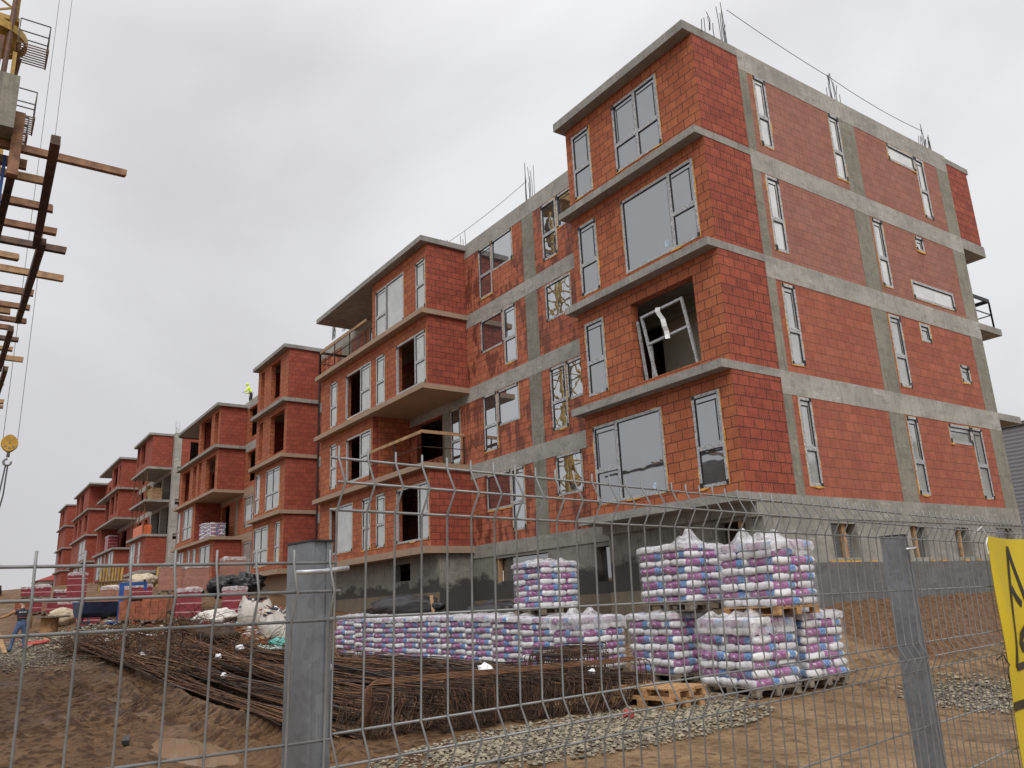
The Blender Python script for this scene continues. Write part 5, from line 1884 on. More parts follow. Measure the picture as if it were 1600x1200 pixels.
def bulk_bag(label, x, y, z, s, seed):
    """open bulk sack of waste: slumped walls, rubbish showing at the top"""
    t = thing('bulk_bag', label, 'bulk bag', (x, y, z), 'white bulk bags of waste')
    mb = MB()
    n, lv = 28, 7
    ring = []
    for j in range(lv + 1):
        q = j / lv
        for i in range(n):
            th = 2 * math.pi * i / n
            sq = 1 / max(abs(math.cos(th)), abs(math.sin(th))) ** 0.6
            rr = s * 0.5 * sq * (1 + 0.18 * math.sin(q * 3.0)) * (1 + 0.14 * mnoise.noise(Vector((math.cos(th) * 2, math.sin(th) * 2, q * 2 + seed))))
            zz = q * s * 0.95 * (1 + 0.35 * mnoise.noise(Vector((math.cos(th) * 1.3 + seed, math.sin(th) * 1.3, 0))) * q)
            mb.v.append((x + rr * math.cos(th), y + rr * math.sin(th), z + zz))
    for j in range(lv):
        for i in range(n):
            i2 = (i + 1) % n
            mb.f.append((j * n + i, j * n + i2, (j + 1) * n + i2, (j + 1) * n + i)); mb.m.append(0)
    mb.build('sack', M['white_sack'], t, smooth=True)
    rb = MB()
    rnd = random.Random(seed)
    for i in range(26):
        a, rr = rnd.random() * 6.28, math.sqrt(rnd.random()) * s * 0.46
        p = Vector((x + rr * math.cos(a), y + rr * math.sin(a), z + s * (0.72 + rnd.random() * 0.30)))
        q = p + Vector((rnd.uniform(-.2, .2), rnd.uniform(-.2, .2), rnd.uniform(-.12, .12)))
        rb.beam(p, q, rnd.uniform(.03, .10), rnd.uniform(.02, .05), rnd.randrange(5), (0, 0, 1), 0.02)
    rb.build('rubbish', [M['red_scrap'], M['white_plastic'], M['navy_paint'], M['wood'], M['black_sheet']], t)
    return t


bulk_bag('upright white bulk bag of mixed waste behind the heap of bars', 16.9, 5.35, gz(16.9, 5.35), 0.85, 1)
bulk_bag('slumped white bulk bag of waste closest to the grey post', 14.2, 5.55, gz(14.2, 5.55), 0.72, 2)
bulk_bag('low white bulk bag between the other two', 15.4, 5.2, gz(15.4, 5.2) - 0.1, 0.75, 3)
lump('plastic_sheet', 'crumpled teal plastic sheet beside the slumped bulk bag', 'plastic sheet', 13.0, 5.65, gz(13.0, 5.65), (0.28, 0.24, 0.17), 'teal', 5, 2, .25, .5)
lump('plastic_sheet', 'pale green sheet lying flat behind the bars', 'plastic sheet', 12.5, 6.4, gz(12.5, 6.4), (0.9, 0.45, 0.10), 'pale_teal', 6, 2, .3, .5)
lump('plastic_sheet', 'white plastic sheet heaped next to the teal sheet', 'plastic sheet', 13.1, 5.3, gz(13.1, 5.3), (0.6, 0.5, 0.35), 'white_sack', 7, 3, .4, .5)
lump('tarpaulin', 'dirty white tarpaulin spread in front of the maroon brick pallets', 'tarpaulin', 20.8, 5.4, gz(20.8, 5.4), (1.2, 0.7, 0.30), 'white_sack', 8, 2, .4, .35)
lump('waste_sack', 'black plastic waste sack, left one on the brick pallet', 'waste sack', 24.9, 4.3, -1.12, (0.55, 0.5, 0.36), 'black_sheet', 9, 3, .3, .7, None, 3.4)
lump('waste_sack', 'black plastic waste sack, right one on the brick pallet', 'waste sack', 23.6, 3.6, -1.10, (0.6, 0.5, 0.38), 'black_sheet', 10, 3, .3, .7, None, 3.4)
lump('membrane_roll', 'black membrane crumpled along the foot of the basement wall', 'membrane', 14.0, 1.1, gz(14, 1.1) + 0.9, (2.4, 0.35, 0.42), 'black_sheet', 11, 2, .5, .35, None, 3.0)
lump('membrane_roll', 'short black membrane heap behind the raised bag pallet', 'membrane', 9.0, 0.9, gz(9, 0.9) + 0.7, (1.5, 0.35, 0.38), 'black_sheet', 12, 2, .4, .35, None, 3.0)
lump('soil_heap', 'reddish soil heap with wire offcuts behind the straight bars', 'soil heap', 14.2, 7.3, gz(14.2, 7.3) - 0.1, (1.3, 0.6, 0.40), 'rust_dark', 13, 1, 0, .4)
mb = MB()
mb.beam((11.6, 1.3, -2.6), (12.0, 1.2, -1.75), 0.1, 0.05)
tag(mb.build('plank', M['wood_tan']), 'tan plank leaning on the black membrane', 'plank')
# small scraps
SCR = [(9.0, 8.6, .45, 'white_plastic', 'white foam scrap caught on the left of the heap of bars', .10), (4.0, 7.9, .5, 'white_plastic', 'white crumpled scrap on the bars beside the grey post', .12),
       (0.6, 6.5, .52, 'white_plastic', 'white crumpled bag lying on the bars behind the long bent bars', .14), (-1.0, 5.5, .48, 'white_plastic', 'small white scrap on the stirrups near the wooden pallets', .07),
       (13.6, 9.4, .1, 'white_plastic', 'white scrap under the frayed ends of the bars', .12), (6.3, 9.2, .32, 'white_plastic', 'white label on the lowest bundle of bars', .09),
       (10.0, 7.8, .5, 'white_plastic', 'white block on top of the middle bundle', .12), (-2.35, 6.0, .03, 'red_scrap', 'red plastic scrap on the gravel', .10), (2.4, 9.95, .05, 'wood_tan', 'splintered tan board at the foot of the bars', .12),
       (15.6, 6.6, .05, 'red_scrap', 'broken red brick on the soil left of the bulk bags', .2), (17.0, 6.9, .05, 'red_scrap', 'broken red brick left of the soil heap', .2), (18.6, 6.6, .05, 'white_plastic', 'white plastic scrap in front of the tarpaulin', .16)]
for (x, y, dz, m, lb, s) in SCR:
    mb = MB()
    blob(mb, (x, y, gz(x, y) + dz + s * .3), (s, s * .8, s * .6), x * 3 + y, 0.5, 2.4, 0, 9, 6)
    tag(mb.build('scrap', M[m]), lb, 'scrap', 'small scraps lying about')
mb = MB()
mb.beam((1.1, 11.9, gz(1.1, 11.9) + .04), (1.55, 11.8, gz(1.5, 11.8) + .045), 0.08, 0.05, 0, (0, 0, 1), .01)
tag(mb.build('scrap', M['black_sheet']), 'short black offcut on the mud at the left', 'scrap', 'small scraps lying about')


# ================================================================== pallets of hollow bricks
def brick_pallet(label, x, y, z, rz, kind, L=1.15, Wd=0.95, H=1.05, seed=0, deck=True):
    t = thing('brick_pallet', label, 'brick pallet', (x, y, z), 'pallets of hollow bricks', R(rz))
    rnd = random.Random(seed)
    b = 0.13 if deck else 0.0
    if deck: pallet_mb(L, Wd, 0.13).build('wooden_pallet', M['wood_grey'], t, local=True)
    if kind == 'bare':
        mb = MB()
        nx, ny, nz = 5, 3, max(1, int(H / 0.245))
        for k in range(nz):
            for i in range(nx):
                for j in range(ny):
                    if k == nz - 1 and rnd.random() < 0.3: continue
                    a, c = L / nx, Wd / ny
                    q = [rnd.uniform(-.012, .012) for _ in range(2)]
                    mb.box(-L / 2 + a * i + .008 + q[0], -L / 2 + a * (i + 1) - .008 + q[0], -Wd / 2 + c * j + .008 + q[1], -Wd / 2 + c * (j + 1) - .008 + q[1], b + k * 0.245 + .002, b + (k + 1) * 0.245 - .004)
        mb.build('brick_stack', M['brick_loose'], t, local=True)
        return t
    mb = MB()
    n = 14
    lv = 8
    per = []
    for i in range(4 * n):
        s, u = divmod(i, n)
        u = u / n
        per.append([(-L / 2 + L * u, -Wd / 2), (L / 2, -Wd / 2 + Wd * u), (L / 2 - L * u, Wd / 2), (-L / 2, Wd / 2 - Wd * u)][s])
    V = []
    for j in range(lv + 1):
        for i, (px, py) in enumerate(per):
            w = 1.0 + 0.012 * mnoise.noise(Vector((i * .5, j * .9, seed * 3.3)))
            V.append((px * w, py * w, b + H * j / lv))
    m = len(per)
    Fc = [(j * m + i, j * m + (i + 1) % m, (j + 1) * m + (i + 1) % m, (j + 1) * m + i) for j in range(lv) for i in range(m)]
    Fc.append(tuple(lv * m + i for i in range(m)))
    mb.raw(V, Fc)
    mb.build('brick_stack', M['maroon'] if kind == 'maroon' else M['wrapped_brick'], t, local=True)
    film_cap(L, Wd, b + H, seed + 50, 0.05, 0.16).build('stretch_film', M['film'], t, smooth=True, local=True)
    return t


BP = [('big maroon wrapped brick pallet with white stripes left of the tarpaulin', 24.5, 5.75, None, -8, 'maroon', 1.15),
      ('maroon wrapped brick pallet leaning behind the bulk bag', 23.3, 4.2, None, -14, 'maroon', 1.1),
      ('clear wrapped brick pallet on the upper level, right of the first', 26.9, 4.95, -1.05, -6, 'wrap', 1.1),
      ('clear wrapped brick pallet on the upper level, left of its twin', 28.2, 5.7, -0.98, -10, 'wrap', 1.15),
      ('clear wrapped brick pallet highest on the slope against the house wall', 27.3, 3.2, -0.55, -8, 'wrap', 0.95),
      ('unwrapped pallet of orange hollow bricks beside the blue stand', 25.3, 6.85, None, -12, 'bare', 1.2),
      ('low unwrapped brick pallet tucked behind the blue stand', 26.6, 7.5, None, -10, 'bare', 0.8),
      ('flat wrapped brick pallet with white top behind the navy trough', 33.6, 6.6, -1.3, -8, 'wrap', 0.7),
      ('wrapped brick pallet in the long line behind the navy trough', 35.4, 7.0, -1.3, -8, 'wrap', 0.8),
      ('small maroon brick pallet with spilled bricks beside the trough', 31.6, 8.45, None, -5, 'maroon', 0.9),
      ('tall maroon brick pallet of the upper tier under the white film', 39.6, 8.1, None, -6, 'maroon', 1.9),
      ('maroon brick pallet at the right of the far cluster', 38.2, 8.6, None, -6, 'maroon', 0.72),
      ('maroon brick pallet second from right in the far cluster', 39.9, 8.9, None, -9, 'maroon', 0.72),
      ('beige wrapped brick pallet in the far cluster', 41.8, 9.0, None, -4, 'wrap', 0.62),
      ('maroon brick pallet in the middle of the far cluster', 43.5, 9.5, None, -7, 'maroon', 0.68),
      ('maroon brick pallet stacked second tier in the middle of the far cluster', 43.9, 9.4, 'up', -5, 'maroon', 0.6),
      ('maroon brick pallet stacked second tier at the left of the far cluster', 46.2, 9.8, 'up', -5, 'maroon', 0.55),
      ('orange brick pallet at the left end of the far cluster', 46.4, 10.0, None, -6, 'bare', 0.9),
      ('maroon brick pallet in the second rank of the far cluster', 45.0, 8.2, None, -6, 'maroon', 0.9),
      ('low wrapped brick pallet under the beige sacks', 32.0, 6.2, -1.1, -8, 'maroon', 0.55)]
for i, (lb, x, y, z, rz, kind, H) in enumerate(BP):
    zz = gz(x, y) if z is None else (gz(x, y) + 0.83 if z == 'up' else z)
    brick_pallet(lb, x, y, zz, rz, kind, H=H, seed=i, L=1.2 if i not in (7, 8) else 1.8)
for (x, y, z, lb) in ((27.5, 5.3, -1.6, 'bare lower brick pallet carrying the clear wrapped twin pallets'), (33.3, 6.4, -1.9, 'bare lower brick pallet in the line behind the blue stand'), (36.0, 6.9, -1.9, 'bare lower brick pallet at the far end of the line behind the trough')):
    brick_pallet(lb, x, y, min(gz(x, y), z), -8, 'bare', 2.2, 1.0, 0.75, 77, True)
brick_pallet('wrapped maroon bricks standing on the loggia of the distant block', 88.5, -0.7, 5.4, 0, 'maroon', 2.2, 1.0, 1.7, 91)
bag_pallet('pallet of purple and white bags on the loggia of the second block', 46.6, -0.55, 3.0, R(0), 8, 61, 0.06, 0.1)
bag_pallet('pallet of dark bags beside the first on the loggia of the second block', 45.2, -0.6, 3.0, R(0), 7, 62, 0.06, 0.1)
lump('sack_pile', 'pile of beige sacks on the low wrapped pallet', 'sack pile', 32.2, 6.2, -0.45, (0.9, 0.6, 0.32), 'beige_sack', 15, 3, .3, .3)
lump('sack_pile', 'pile of beige sacks in front of the far brick cluster', 'sack pile', 37.0, 8.9, gz(37, 8.9), (0.8, 0.6, 0.42), 'beige_sack', 16, 3, .5, .3)
# white sacks stacked flat
t = thing('sack_stack', 'flat stack of white sacks below the yellow panels', 'sack stack', (36.9, 6.7, -0.75))
for k in range(4):
    mb = MB()
    blob(mb, (36.9, 6.7, -0.68 + k * .13), (0.75, 0.5, 0.085), k + 2, 0.12, 2.0)
    mb.build('sack', M['white_sack'], t, smooth=True)


# ================================================================== site gear
def form_panels(label, x, y, z, n, h, w, group=None):
    t = thing('formwork_rack', label, 'formwork', (x, y, z))
    for i in range(n):
        mb = MB()
        a = -0.12 * (i % 3)
        x0 = x - 0.15 * i
        y0 = y - w * i / n
        mb.beam((x0, y0, z), (x0 + 0.35, y0 - 0.1, z + h), 0.10, 0.06, 0, (1, 0, 0), 0.01)
        mb.beam((x0 + 0.02, y0 + 0.10, z), (x0 + 0.37, y0 + 0.0, z + h), 0.03, 0.06, 1, (1, 0, 0), 0.01)
        mb.build('girder', [M['yellow_paint'], M['wood_dark']], t)
    mb = MB()
    mb.beam((x + 0.2, y + 0.2, z + h * .35), (x - 1.4, y - w - 0.2, z + h * .35), 0.06, 0.08)
    mb.build('rail', M['wood_dark'], t)


form_panels('yellow formwork girders leaning upright above the white sacks', 39.4, 7.0, -0.45, 8, 1.45, 1.0)
form_panels('small row of yellow girders behind the beige sacks', 36.6, 4.6, -0.35, 6, 1.2, 1.1)

t = thing('block_saw', 'bright blue steel stand with a swung arm', 'machine', (27.2, 7.85, gz(27.2, 7.85)))
x, y, z = 27.2, 7.85, gz(27.2, 7.85)
mb = MB()
mb.beam((x, y, z + .05), (x, y, z + 1.55), 0.17, 0.17, 0, (1, 0, 0))
mb.build('column', M['blue_paint'], t)
mb = MB()
mb.box(x - .45, x + .45, y - .5, y + .45, z, z + .07)
mb.build('base_plate', M['blue_paint'], t)
mb = MB()
mb.beam((x, y + 0.1, z + 1.58), (x + .1, y - 1.0, z + 1.62), 0.14, 0.14)
mb.beam((x + .1, y - .95, z + 1.55), (x + .1, y - .95, z + 1.35), 0.12, 0.12, 0, (1, 0, 0))
mb.build('arm', M['blue_paint'], t)
mb = MB()
mb.tube([(x, y - .3, z + 1.58), (x, y - .3, z + 1.74)], .05, 10)
mb.tube([(x + .06, y - .9, z + 1.62), (x + .06, y - .9, z + 1.78)], .05, 10)
mb.build('knob', M['black_sheet'], t)

x, y = 29.2, 8.05
z = gz(x, y)
t = thing('mortar_trough', 'dark navy steel trough behind the blue stand', 'trough', (x, y, z))
mb = MB()
prof = [(-0.55, 0.85), (-0.42, 0.40), (-0.2, 0.22), (0.2, 0.22), (0.42, 0.40), (0.55, 0.85)]
n = 10
hl = 1.25
ux, uy = -0.30, 0.954      # trough runs across the view
for i in range(len(prof) - 1):
    (a, b), (c, d) = prof[i], prof[i + 1]
    P = lambda q, s, zz: (x + ux * s + uy * q * 1.0, y + uy * s - ux * q, z + zz)
    mb.face([P(a, -hl, b), P(c, -hl, d), P(c, hl, d), P(a, hl, b)])
    mb.face([P(a * .92, hl, b + .02), P(c * .92, hl, d + .02), P(c * .92, -hl, d + .02), P(a * .92, -hl, b + .02)])
for s in (-hl, hl):
    mb.face([P(q, s, zz) for q, zz in prof])
mb.build('tub', M['navy_paint'], t)
for s in (-0.9, 0.9):
    mb = MB()
    mb.beam(P(-.4, s, 0), P(.4, s, 0.02), .08, .08)
    mb.beam(P(-.35, s, .03), P(-.2, s, .25), .06, .06, 0, (1, 0, 0))
    mb.beam(P(.35, s, .03), P(.2, s, .25), .06, .06, 0, (1, 0, 0))
    mb.build('leg', M['navy_paint'], t)
mb = MB()
mb.tube([P(.56, -hl, .86), P(.56, hl, .86)], .035, 8)
mb.build('rim', M['blue_paint'], t)

# cable drum on its end
x, y = 31.6, 10.0
z = gz(x, y)
t = thing('cable_drum', 'wooden cable drum standing on end near the worker in the vest', 'cable drum', (x, y, z))
mb = MB()
mb.lathe(x, y, [(0.0, z + .0), (0.78, z + .0), (0.78, z + .05), (0.0, z + .05)], 28)
mb.build('flange', M['wood_grey'], t)
mb = MB()
mb.lathe(x, y, [(0.36, z + .05), (0.36, z + .86)], 28)
mb.build('barrel', M['wood'], t)
mb = MB()
mb.lathe(x, y, [(0.0, z + .86), (0.80, z + .86), (0.80, z + .93), (0.0, z + .93)], 28)
mb.build('flange', M['wood_grey'], t)
mb = MB()
rnd = random.Random(5)
pts = []
for i in range(60):
    a = i * 0.5
    rr = 0.25 + 0.25 * math.sin(i * .31)
    px, py = 24.4 + rr * math.cos(a) * 1.2, 11.1 + rr * math.sin(a)
    pts.append((px, py, gz(px, py) + .05 + 0.05 * abs(math.sin(i * 1.3))))
mb.tube(pts, 0.025, 6)
o = tag(mb.build('cable', M['red_scrap'], smooth=True), 'tangled red cable on the ground beside the worker in the vest', 'cable')

# planks and timber around the worker
for i, (a, b, lb) in enumerate((((22.3, 12.15, 0.05), (23.9, 12.5, 1.05), 'tan plank slanting at the hands of the worker in the vest'), ((21.5, 11.9, 0.03), (24.8, 11.0, 0.06), 'grey plank on the ground at the feet of the worker'), ((26.5, 12.3, 0.0), (26.9, 12.75, 1.7), 'dark pole standing at the left edge'))):
    mb = MB()
    mb.beam((a[0], a[1], gz(a[0], a[1]) + a[2]), (b[0], b[1], gz(b[0], b[1]) + b[2]), .14 if i < 2 else .09, .04 if i < 2 else .09)
    tag(mb.build('plank', M[('wood_tan', 'wood_grey', 'wood_dark')[i]]), lb, 'plank')


# ================================================================== people
def grow_body(name, joints, bones, root, mats, pos, rz, parent_name, label, sub=2):
    """one continuous skin over a skeleton; bones carry the index of their material"""
    names = list(joints)
    me = bpy.data.meshes.new(name)
    me.from_pydata([joints[n][:3] for n in names], [(names.index(a), names.index(b)) for a, b, _ in bones], [])
    o = bpy.data.objects.new(name, me)
    COL.objects.link(o)
    md = o.modifiers.new('skin', 'SKIN')
    md.branch_smoothing = 0.6
    for i, n in enumerate(names):
        s = me.skin_vertices[0].data[i]
        r_ = joints[n][3]
        s.radius = (r_, r_) if not isinstance(r_, tuple) else r_
        s.use_root = (n == root)
    o.modifiers.new('sub', 'SUBSURF').levels = sub
    dg = bpy.context.evaluated_depsgraph_get()
    dg.update()
    nm = bpy.data.meshes.new_from_object(o.evaluated_get(dg))
    bpy.data.objects.remove(o)
    for m in mats: nm.materials.append(M[m])
    segs = [(Vector(joints[a][:3]), Vector(joints[b][:3]), mi) for a, b, mi in bones]
    for p in nm.polygons:
        c = p.center
        best = (1e9, 0)
        for a, b, mi in segs:
            d = b - a
            t = max(0, min(1, (c - a).dot(d) / max(1e-9, d.length_squared)))
            q = (c - (a + d * t)).length
            if q < best[0]: best = (q, mi)
        p.material_index = best[1]
        p.use_smooth = True
    nm.name = name
    b = bpy.data.objects.new(name, nm)
    COL.objects.link(b)
    return b


def hand_chain(J, B, pre, wrist, direction, mi):
    """palm, four fingers of different lengths and a thumb leaving the side of the palm"""
    w = Vector(wrist)
    d = Vector(direction).normalized()
    s = d.cross(Vector((0, 0, 1)))
    if s.length < .1: s = d.cross(Vector((1, 0, 0)))
    s.normalize()
    k = s.cross(d)
    J[pre + 'palm'] = (*(w + d * .06), .030)
    B.append((pre + 'wrist', pre + 'palm', mi))
    for i, (off, ln) in enumerate(((-.030, .060), (-.010, .074), (.010, .078), (.030, .066))):
        a = w + d * .095 + s * off
        m_ = a + d * ln * .5 + k * .006
        e = a + d * ln - k * .02
        J[f'{pre}f{i}a'] = (*a, .0105)
        J[f'{pre}f{i}b'] = (*m_, .0095)
        J[f'{pre}f{i}c'] = (*e, .008)
        B += [(pre + 'palm', f'{pre}f{i}a', mi), (f'{pre}f{i}a', f'{pre}f{i}b', mi), (f'{pre}f{i}b', f'{pre}f{i}c', mi)]
    a = w + d * .05 - s * .036
    J[pre + 'ta'] = (*a, .012)
    J[pre + 'tb'] = (*(a + d * .03 - s * .022), .0105)
    J[pre + 'tc'] = (*(a + d * .06 - s * .026 - k * .01), .009)
    B += [(pre + 'palm', pre + 'ta', mi), (pre + 'ta', pre + 'tb', mi), (pre + 'tb', pre + 'tc', mi)]


def head_detail(root, c, fwd, hat, hood=None):
    """cap or hood, nose, eyes and ears on a head centred at c looking along fwd"""
    c, f = Vector(c), Vector(fwd).normalized()
    s = f.cross(Vector((0, 0, 1))).normalized()
    mb = MB()
    for sg in (-1, 1):
        blob(mb, c + f * .088 + s * sg * .033 + Vector((0, 0, .005)), (.012, .012, .009), 1, 0, 1, 0, 8, 6, 0)
    mb.build('eyes', M['black'], root, smooth=True)
    mb = MB()
    n, lv = 20, 7
    for j in range(lv + 1):
        ph = math.pi / 2 * j / lv
        for i in range(n):
            th = 2 * math.pi * i / n
            d = f * math.cos(th) * math.cos(ph) * .108 + s * math.sin(th) * math.cos(ph) * .092 + Vector((0, 0, math.sin(ph) * .105 + .035))
            mb.v.append(tuple(c + d))
    for j in range(lv):
        for i in range(n):
            i2 = (i + 1) % n
            mb.f.append((j * n + i, j * n + i2, (j + 1) * n + i2, (j + 1) * n + i)); mb.m.append(0)
    if hat == 'cap':
        mb.beam(c + f * .09 + Vector((0, 0, .045)), c + f * .17 + Vector((0, 0, .03)), .13, .012)
    mb.build('cap' if hat == 'cap' else 'hood', M['hair'] if hat == 'cap' else M['hivis'], root, smooth=True)


def worker_vest():
    x, y = 22.4, 11.75
    z = gz(x, y)
    J = {'hip': (0, 0, .92, (.16, .12)), 'waist': (.02, 0, 1.06, (.15, .12)), 'chest': (.05, 0, 1.28, (.18, .13)), 'neckb': (.06, 0, 1.46, (.10, .085)), 'neck': (.09, 0, 1.54, .055), 'head': (.12, 0, 1.63, (.082, .092)), 'crown': (.12, 0, 1.71, (.075, .085)),
         'nose': (.225, 0, 1.62, .014), 'earl': (.11, .088, 1.63, .016), 'earr': (.11, -.088, 1.63, .016),
         'lhip': (0, .10, .86, .105), 'lknee': (.05, .20, .48, .075), 'lank': (-.02, .26, .09, .052), 'ltoe': (.16, .30, .045, .042),
         'rhip': (0, -.10, .86, .105), 'rknee': (.06, -.14, .48, .075), 'rank': (.0, -.17, .09, .052), 'rtoe': (.19, -.19, .045, .042),
         'lsh': (.05, .20, 1.40, .075), 'lelb': (.17, .43, 1.24, .055), 'lwrist': (.32, .64, 1.17, .036),
         'rsh': (.05, -.20, 1.40, .075), 'relb': (.04, -.29, 1.13, .055), 'rwrist': (.15, -.32, .90, .036)}
    B = [('hip', 'waist', 1), ('waist', 'chest', 0), ('chest', 'neckb', 0), ('neckb', 'neck', 3), ('neck', 'head', 3), ('head', 'crown', 3), ('head', 'nose', 3), ('head', 'earl', 3), ('head', 'earr', 3),
         ('hip', 'lhip', 1), ('lhip', 'lknee', 1), ('lknee', 'lank', 1), ('lank', 'ltoe', 4), ('hip', 'rhip', 1), ('rhip', 'rknee', 1), ('rknee', 'rank', 1), ('rank', 'rtoe', 4),
         ('chest', 'lsh', 0), ('lsh', 'lelb', 2), ('lelb', 'lwrist', 2), ('chest', 'rsh', 0), ('rsh', 'relb', 2), ('relb', 'rwrist', 2)]
    hand_chain(J, B, 'l', (.32, .64, 1.17), (.5, .8, -.2), 3)
    hand_chain(J, B, 'r', (.15, -.32, .90), (.35, -.05, -.9), 3)
    b = grow_body('person', J, B, 'hip', ['vest', 'jeans', 'sleeve', 'skin', 'shoe'], None, 0, None, None)
    b.location = (x, y, z)
    b.rotation_euler = (0, 0, R(4))
    tag(b, 'person seen from behind in navy vest, tan sleeves, jeans and dark cap, handling planks', 'person')
    ORG[b.name] = Vector((0, 0, 0))
    head_detail(b, (.12, 0, 1.65), (1, 0, 0), 'cap')
    mb = MB()
    for i in range(13):
        if i % 4 != 3:
            yy = .115 - i * .018
            mb.box(-.118, -.112, yy - .007, yy + .007, 1.33, 1.362)
    mb.build('back_print', M['white_plastic'], b, local=True)
    mb = MB()
    mb.box(-.122, -.110, -.14, .14, 1.155, 1.172)
    mb.build('red_stripe', M['red_scrap'], b, local=True)


def worker_roof():
    J = {'hip': (0, 0, .90, (.16, .12)), 'waist': (.05, 0, 1.03, (.16, .13)), 'chest': (.14, 0, 1.23, (.20, .15)), 'neckb': (.21, 0, 1.40, (.12, .10)), 'neck': (.25, 0, 1.47, .07), 'head': (.29, 0, 1.55, (.09, .10)), 'crown': (.29, 0, 1.64, (.08, .09)),
         'nose': (.395, 0, 1.54, .014), 'earl': (.28, .09, 1.55, .016), 'earr': (.28, -.09, 1.55, .016),
         'lhip': (0, .10, .85, .105), 'lknee': (.06, .12, .48, .078), 'lank': (.0, .13, .09, .055), 'ltoe': (.19, .15, .045, .045),
         'rhip': (0, -.10, .85, .105), 'rknee': (.05, -.12, .48, .078), 'rank': (-.02, -.13, .09, .055), 'rtoe': (.17, -.15, .045, .045),
         'lsh': (.16, .21, 1.34, .085), 'lelb': (.22, .28, 1.08, .068), 'lwrist': (.42, .20, 1.02, .042),
         'rsh': (.16, -.21, 1.34, .085), 'relb': (.20, -.30, 1.08, .068), 'rwrist': (.40, -.22, 1.00, .042)}
    B = [('hip', 'waist', 1), ('waist', 'chest', 0), ('chest', 'neckb', 0), ('neckb', 'neck', 0), ('neck', 'head', 2), ('head', 'crown', 0), ('head', 'nose', 2), ('head', 'earl', 0), ('head', 'earr', 0),
         ('hip', 'lhip', 1), ('lhip', 'lknee', 1), ('lknee', 'lank', 1), ('lank', 'ltoe', 3), ('hip', 'rhip', 1), ('rhip', 'rknee', 1), ('rknee', 'rank', 1), ('rank', 'rtoe', 3),
         ('chest', 'lsh', 0), ('lsh', 'lelb', 0), ('lelb', 'lwrist', 0), ('chest', 'rsh', 0), ('rsh', 'relb', 0), ('relb', 'rwrist', 0)]
    hand_chain(J, B, 'l', (.42, .20, 1.02), (.9, -.2, -.2), 2)
    hand_chain(J, B, 'r', (.40, -.22, 1.00), (.9, .2, -.2), 2)
    b = grow_body('person', J, B, 'hip', ['hivis', 'trousers', 'skin', 'shoe'], None, 0, None, None)
    b.location = (44.0, -2.25, LV[4] - 0.02)
    b.rotation_euler = (0, 0, R(60))
    tag(b, 'person in a yellow hi-vis hooded jacket and dark trousers standing on the roof edge', 'person')
    ORG[b.name] = Vector((0, 0, 0))
    head_detail(b, (.29, 0, 1.57), (1, 0, 0), 'hood')
    mb = MB()
    mb.lathe(.03, 0, [(.205, .955), (.21, .985)], 20)
    mb.build('reflective_band', M['reflective'], b, local=True)


worker_vest()
worker_roof()

# ================================================================== opposite deck, crane and hook at the left
ZD = 4.2
dk = thing('formwork_deck', 'timber formwork deck of brown joists and beams jutting out overhead at the left', 'formwork deck', (3, 15, ZD))
JO = [(0.34, 12.64), (0.78, 13.87), (1.16, 13.52), (2.02, 13.42), (2.89, 13.28), (3.6, 13.05), (4.31, 13.72), (4.95, 12.95), (6.04, 13.35), (6.92, 13.34), (7.34, 13.66), (7.83, 13.34), (8.44, 13.61),
      (9.26, 13.39), (10.08, 13.45), (10.86, 13.18), (11.41, 13.55), (13.46, 13.44), (15.55, 13.32), (16.22, 13.3)]
for i, (x, y) in enumerate(JO):
    mb = MB()
    a = random.uniform(-.03, .03)
    mb.beam((x, y, ZD), (x + a, 15.6, ZD + random.uniform(-.02, .03)), random.uniform(.09, .12), random.uniform(.09, .125), 0, (0, 0, 1), .012)
    mb.build('joist', M[('wood_brown', 'wood_brown', 'wood_tan', 'wood_brown', 'wood_brown', 'wood_dark', 'wood_tan', 'wood_tan')[i % 8]], dk)
for (x0, y0, x1, y1, zz) in ((-0.36, 13.61, 3.32, 13.52, -.12), (3.1, 13.45, 7.48, 13.50, -.125), (8.1, 13.59, 11.6, 13.64, -.12), (11.4, 13.5, 20, 13.6, -.125)):
    mb = MB()
    mb.beam((x0, y0, ZD + zz), (x1, y1, ZD + zz), .11, .13, 0, (0, 0, 1), .01)
    mb.build('ledger_beam', M['wood_dark'], dk)
mb = MB()
mb.beam((0.3, 14.02, ZD - .1), (9, 14.25, ZD - .1), .10, .16, 0, (0, 0, 1), .01)
mb.build('ledger_beam', M['wood_dark'], dk)
mb = MB()
mb.box(0.15, 0.27, 13.97, 14.10, ZD - .5, ZD + .45)
mb.build('upright', M['wood_brown'], dk)
mb = MB()
mb.box(0.5, 6.0, 14.12, 14.16, ZD - 1.2, ZD - 0.07)
mb.build('blue_form_panel', M['blue_paint'], dk)
for x in (0.6, 4.5, 8.5, 12.5, 16.5):
    mb = MB()
    mb.tube([(x, 15.4, gz(x, 15.4)), (x, 15.4, ZD - .05)], .06, 8)
    mb.build('prop', M['crane_rust'], dk)
cc = box_part('concrete_column', None, M['concrete_col'], -0.05, 0.55, 14.09, 14.75, ZD + 0.07, ZD + 0.87)
tag(cc, 'grey concrete column rising from the formwork deck at the left edge', 'column')
wl_ = MB()
wl_.box(0.7, 16, 15.7, 16.0, -4.2, ZD - .06)
tag(wl_.build('concrete_wall', M['concrete']), 'concrete wall under the formwork deck', 'wall')

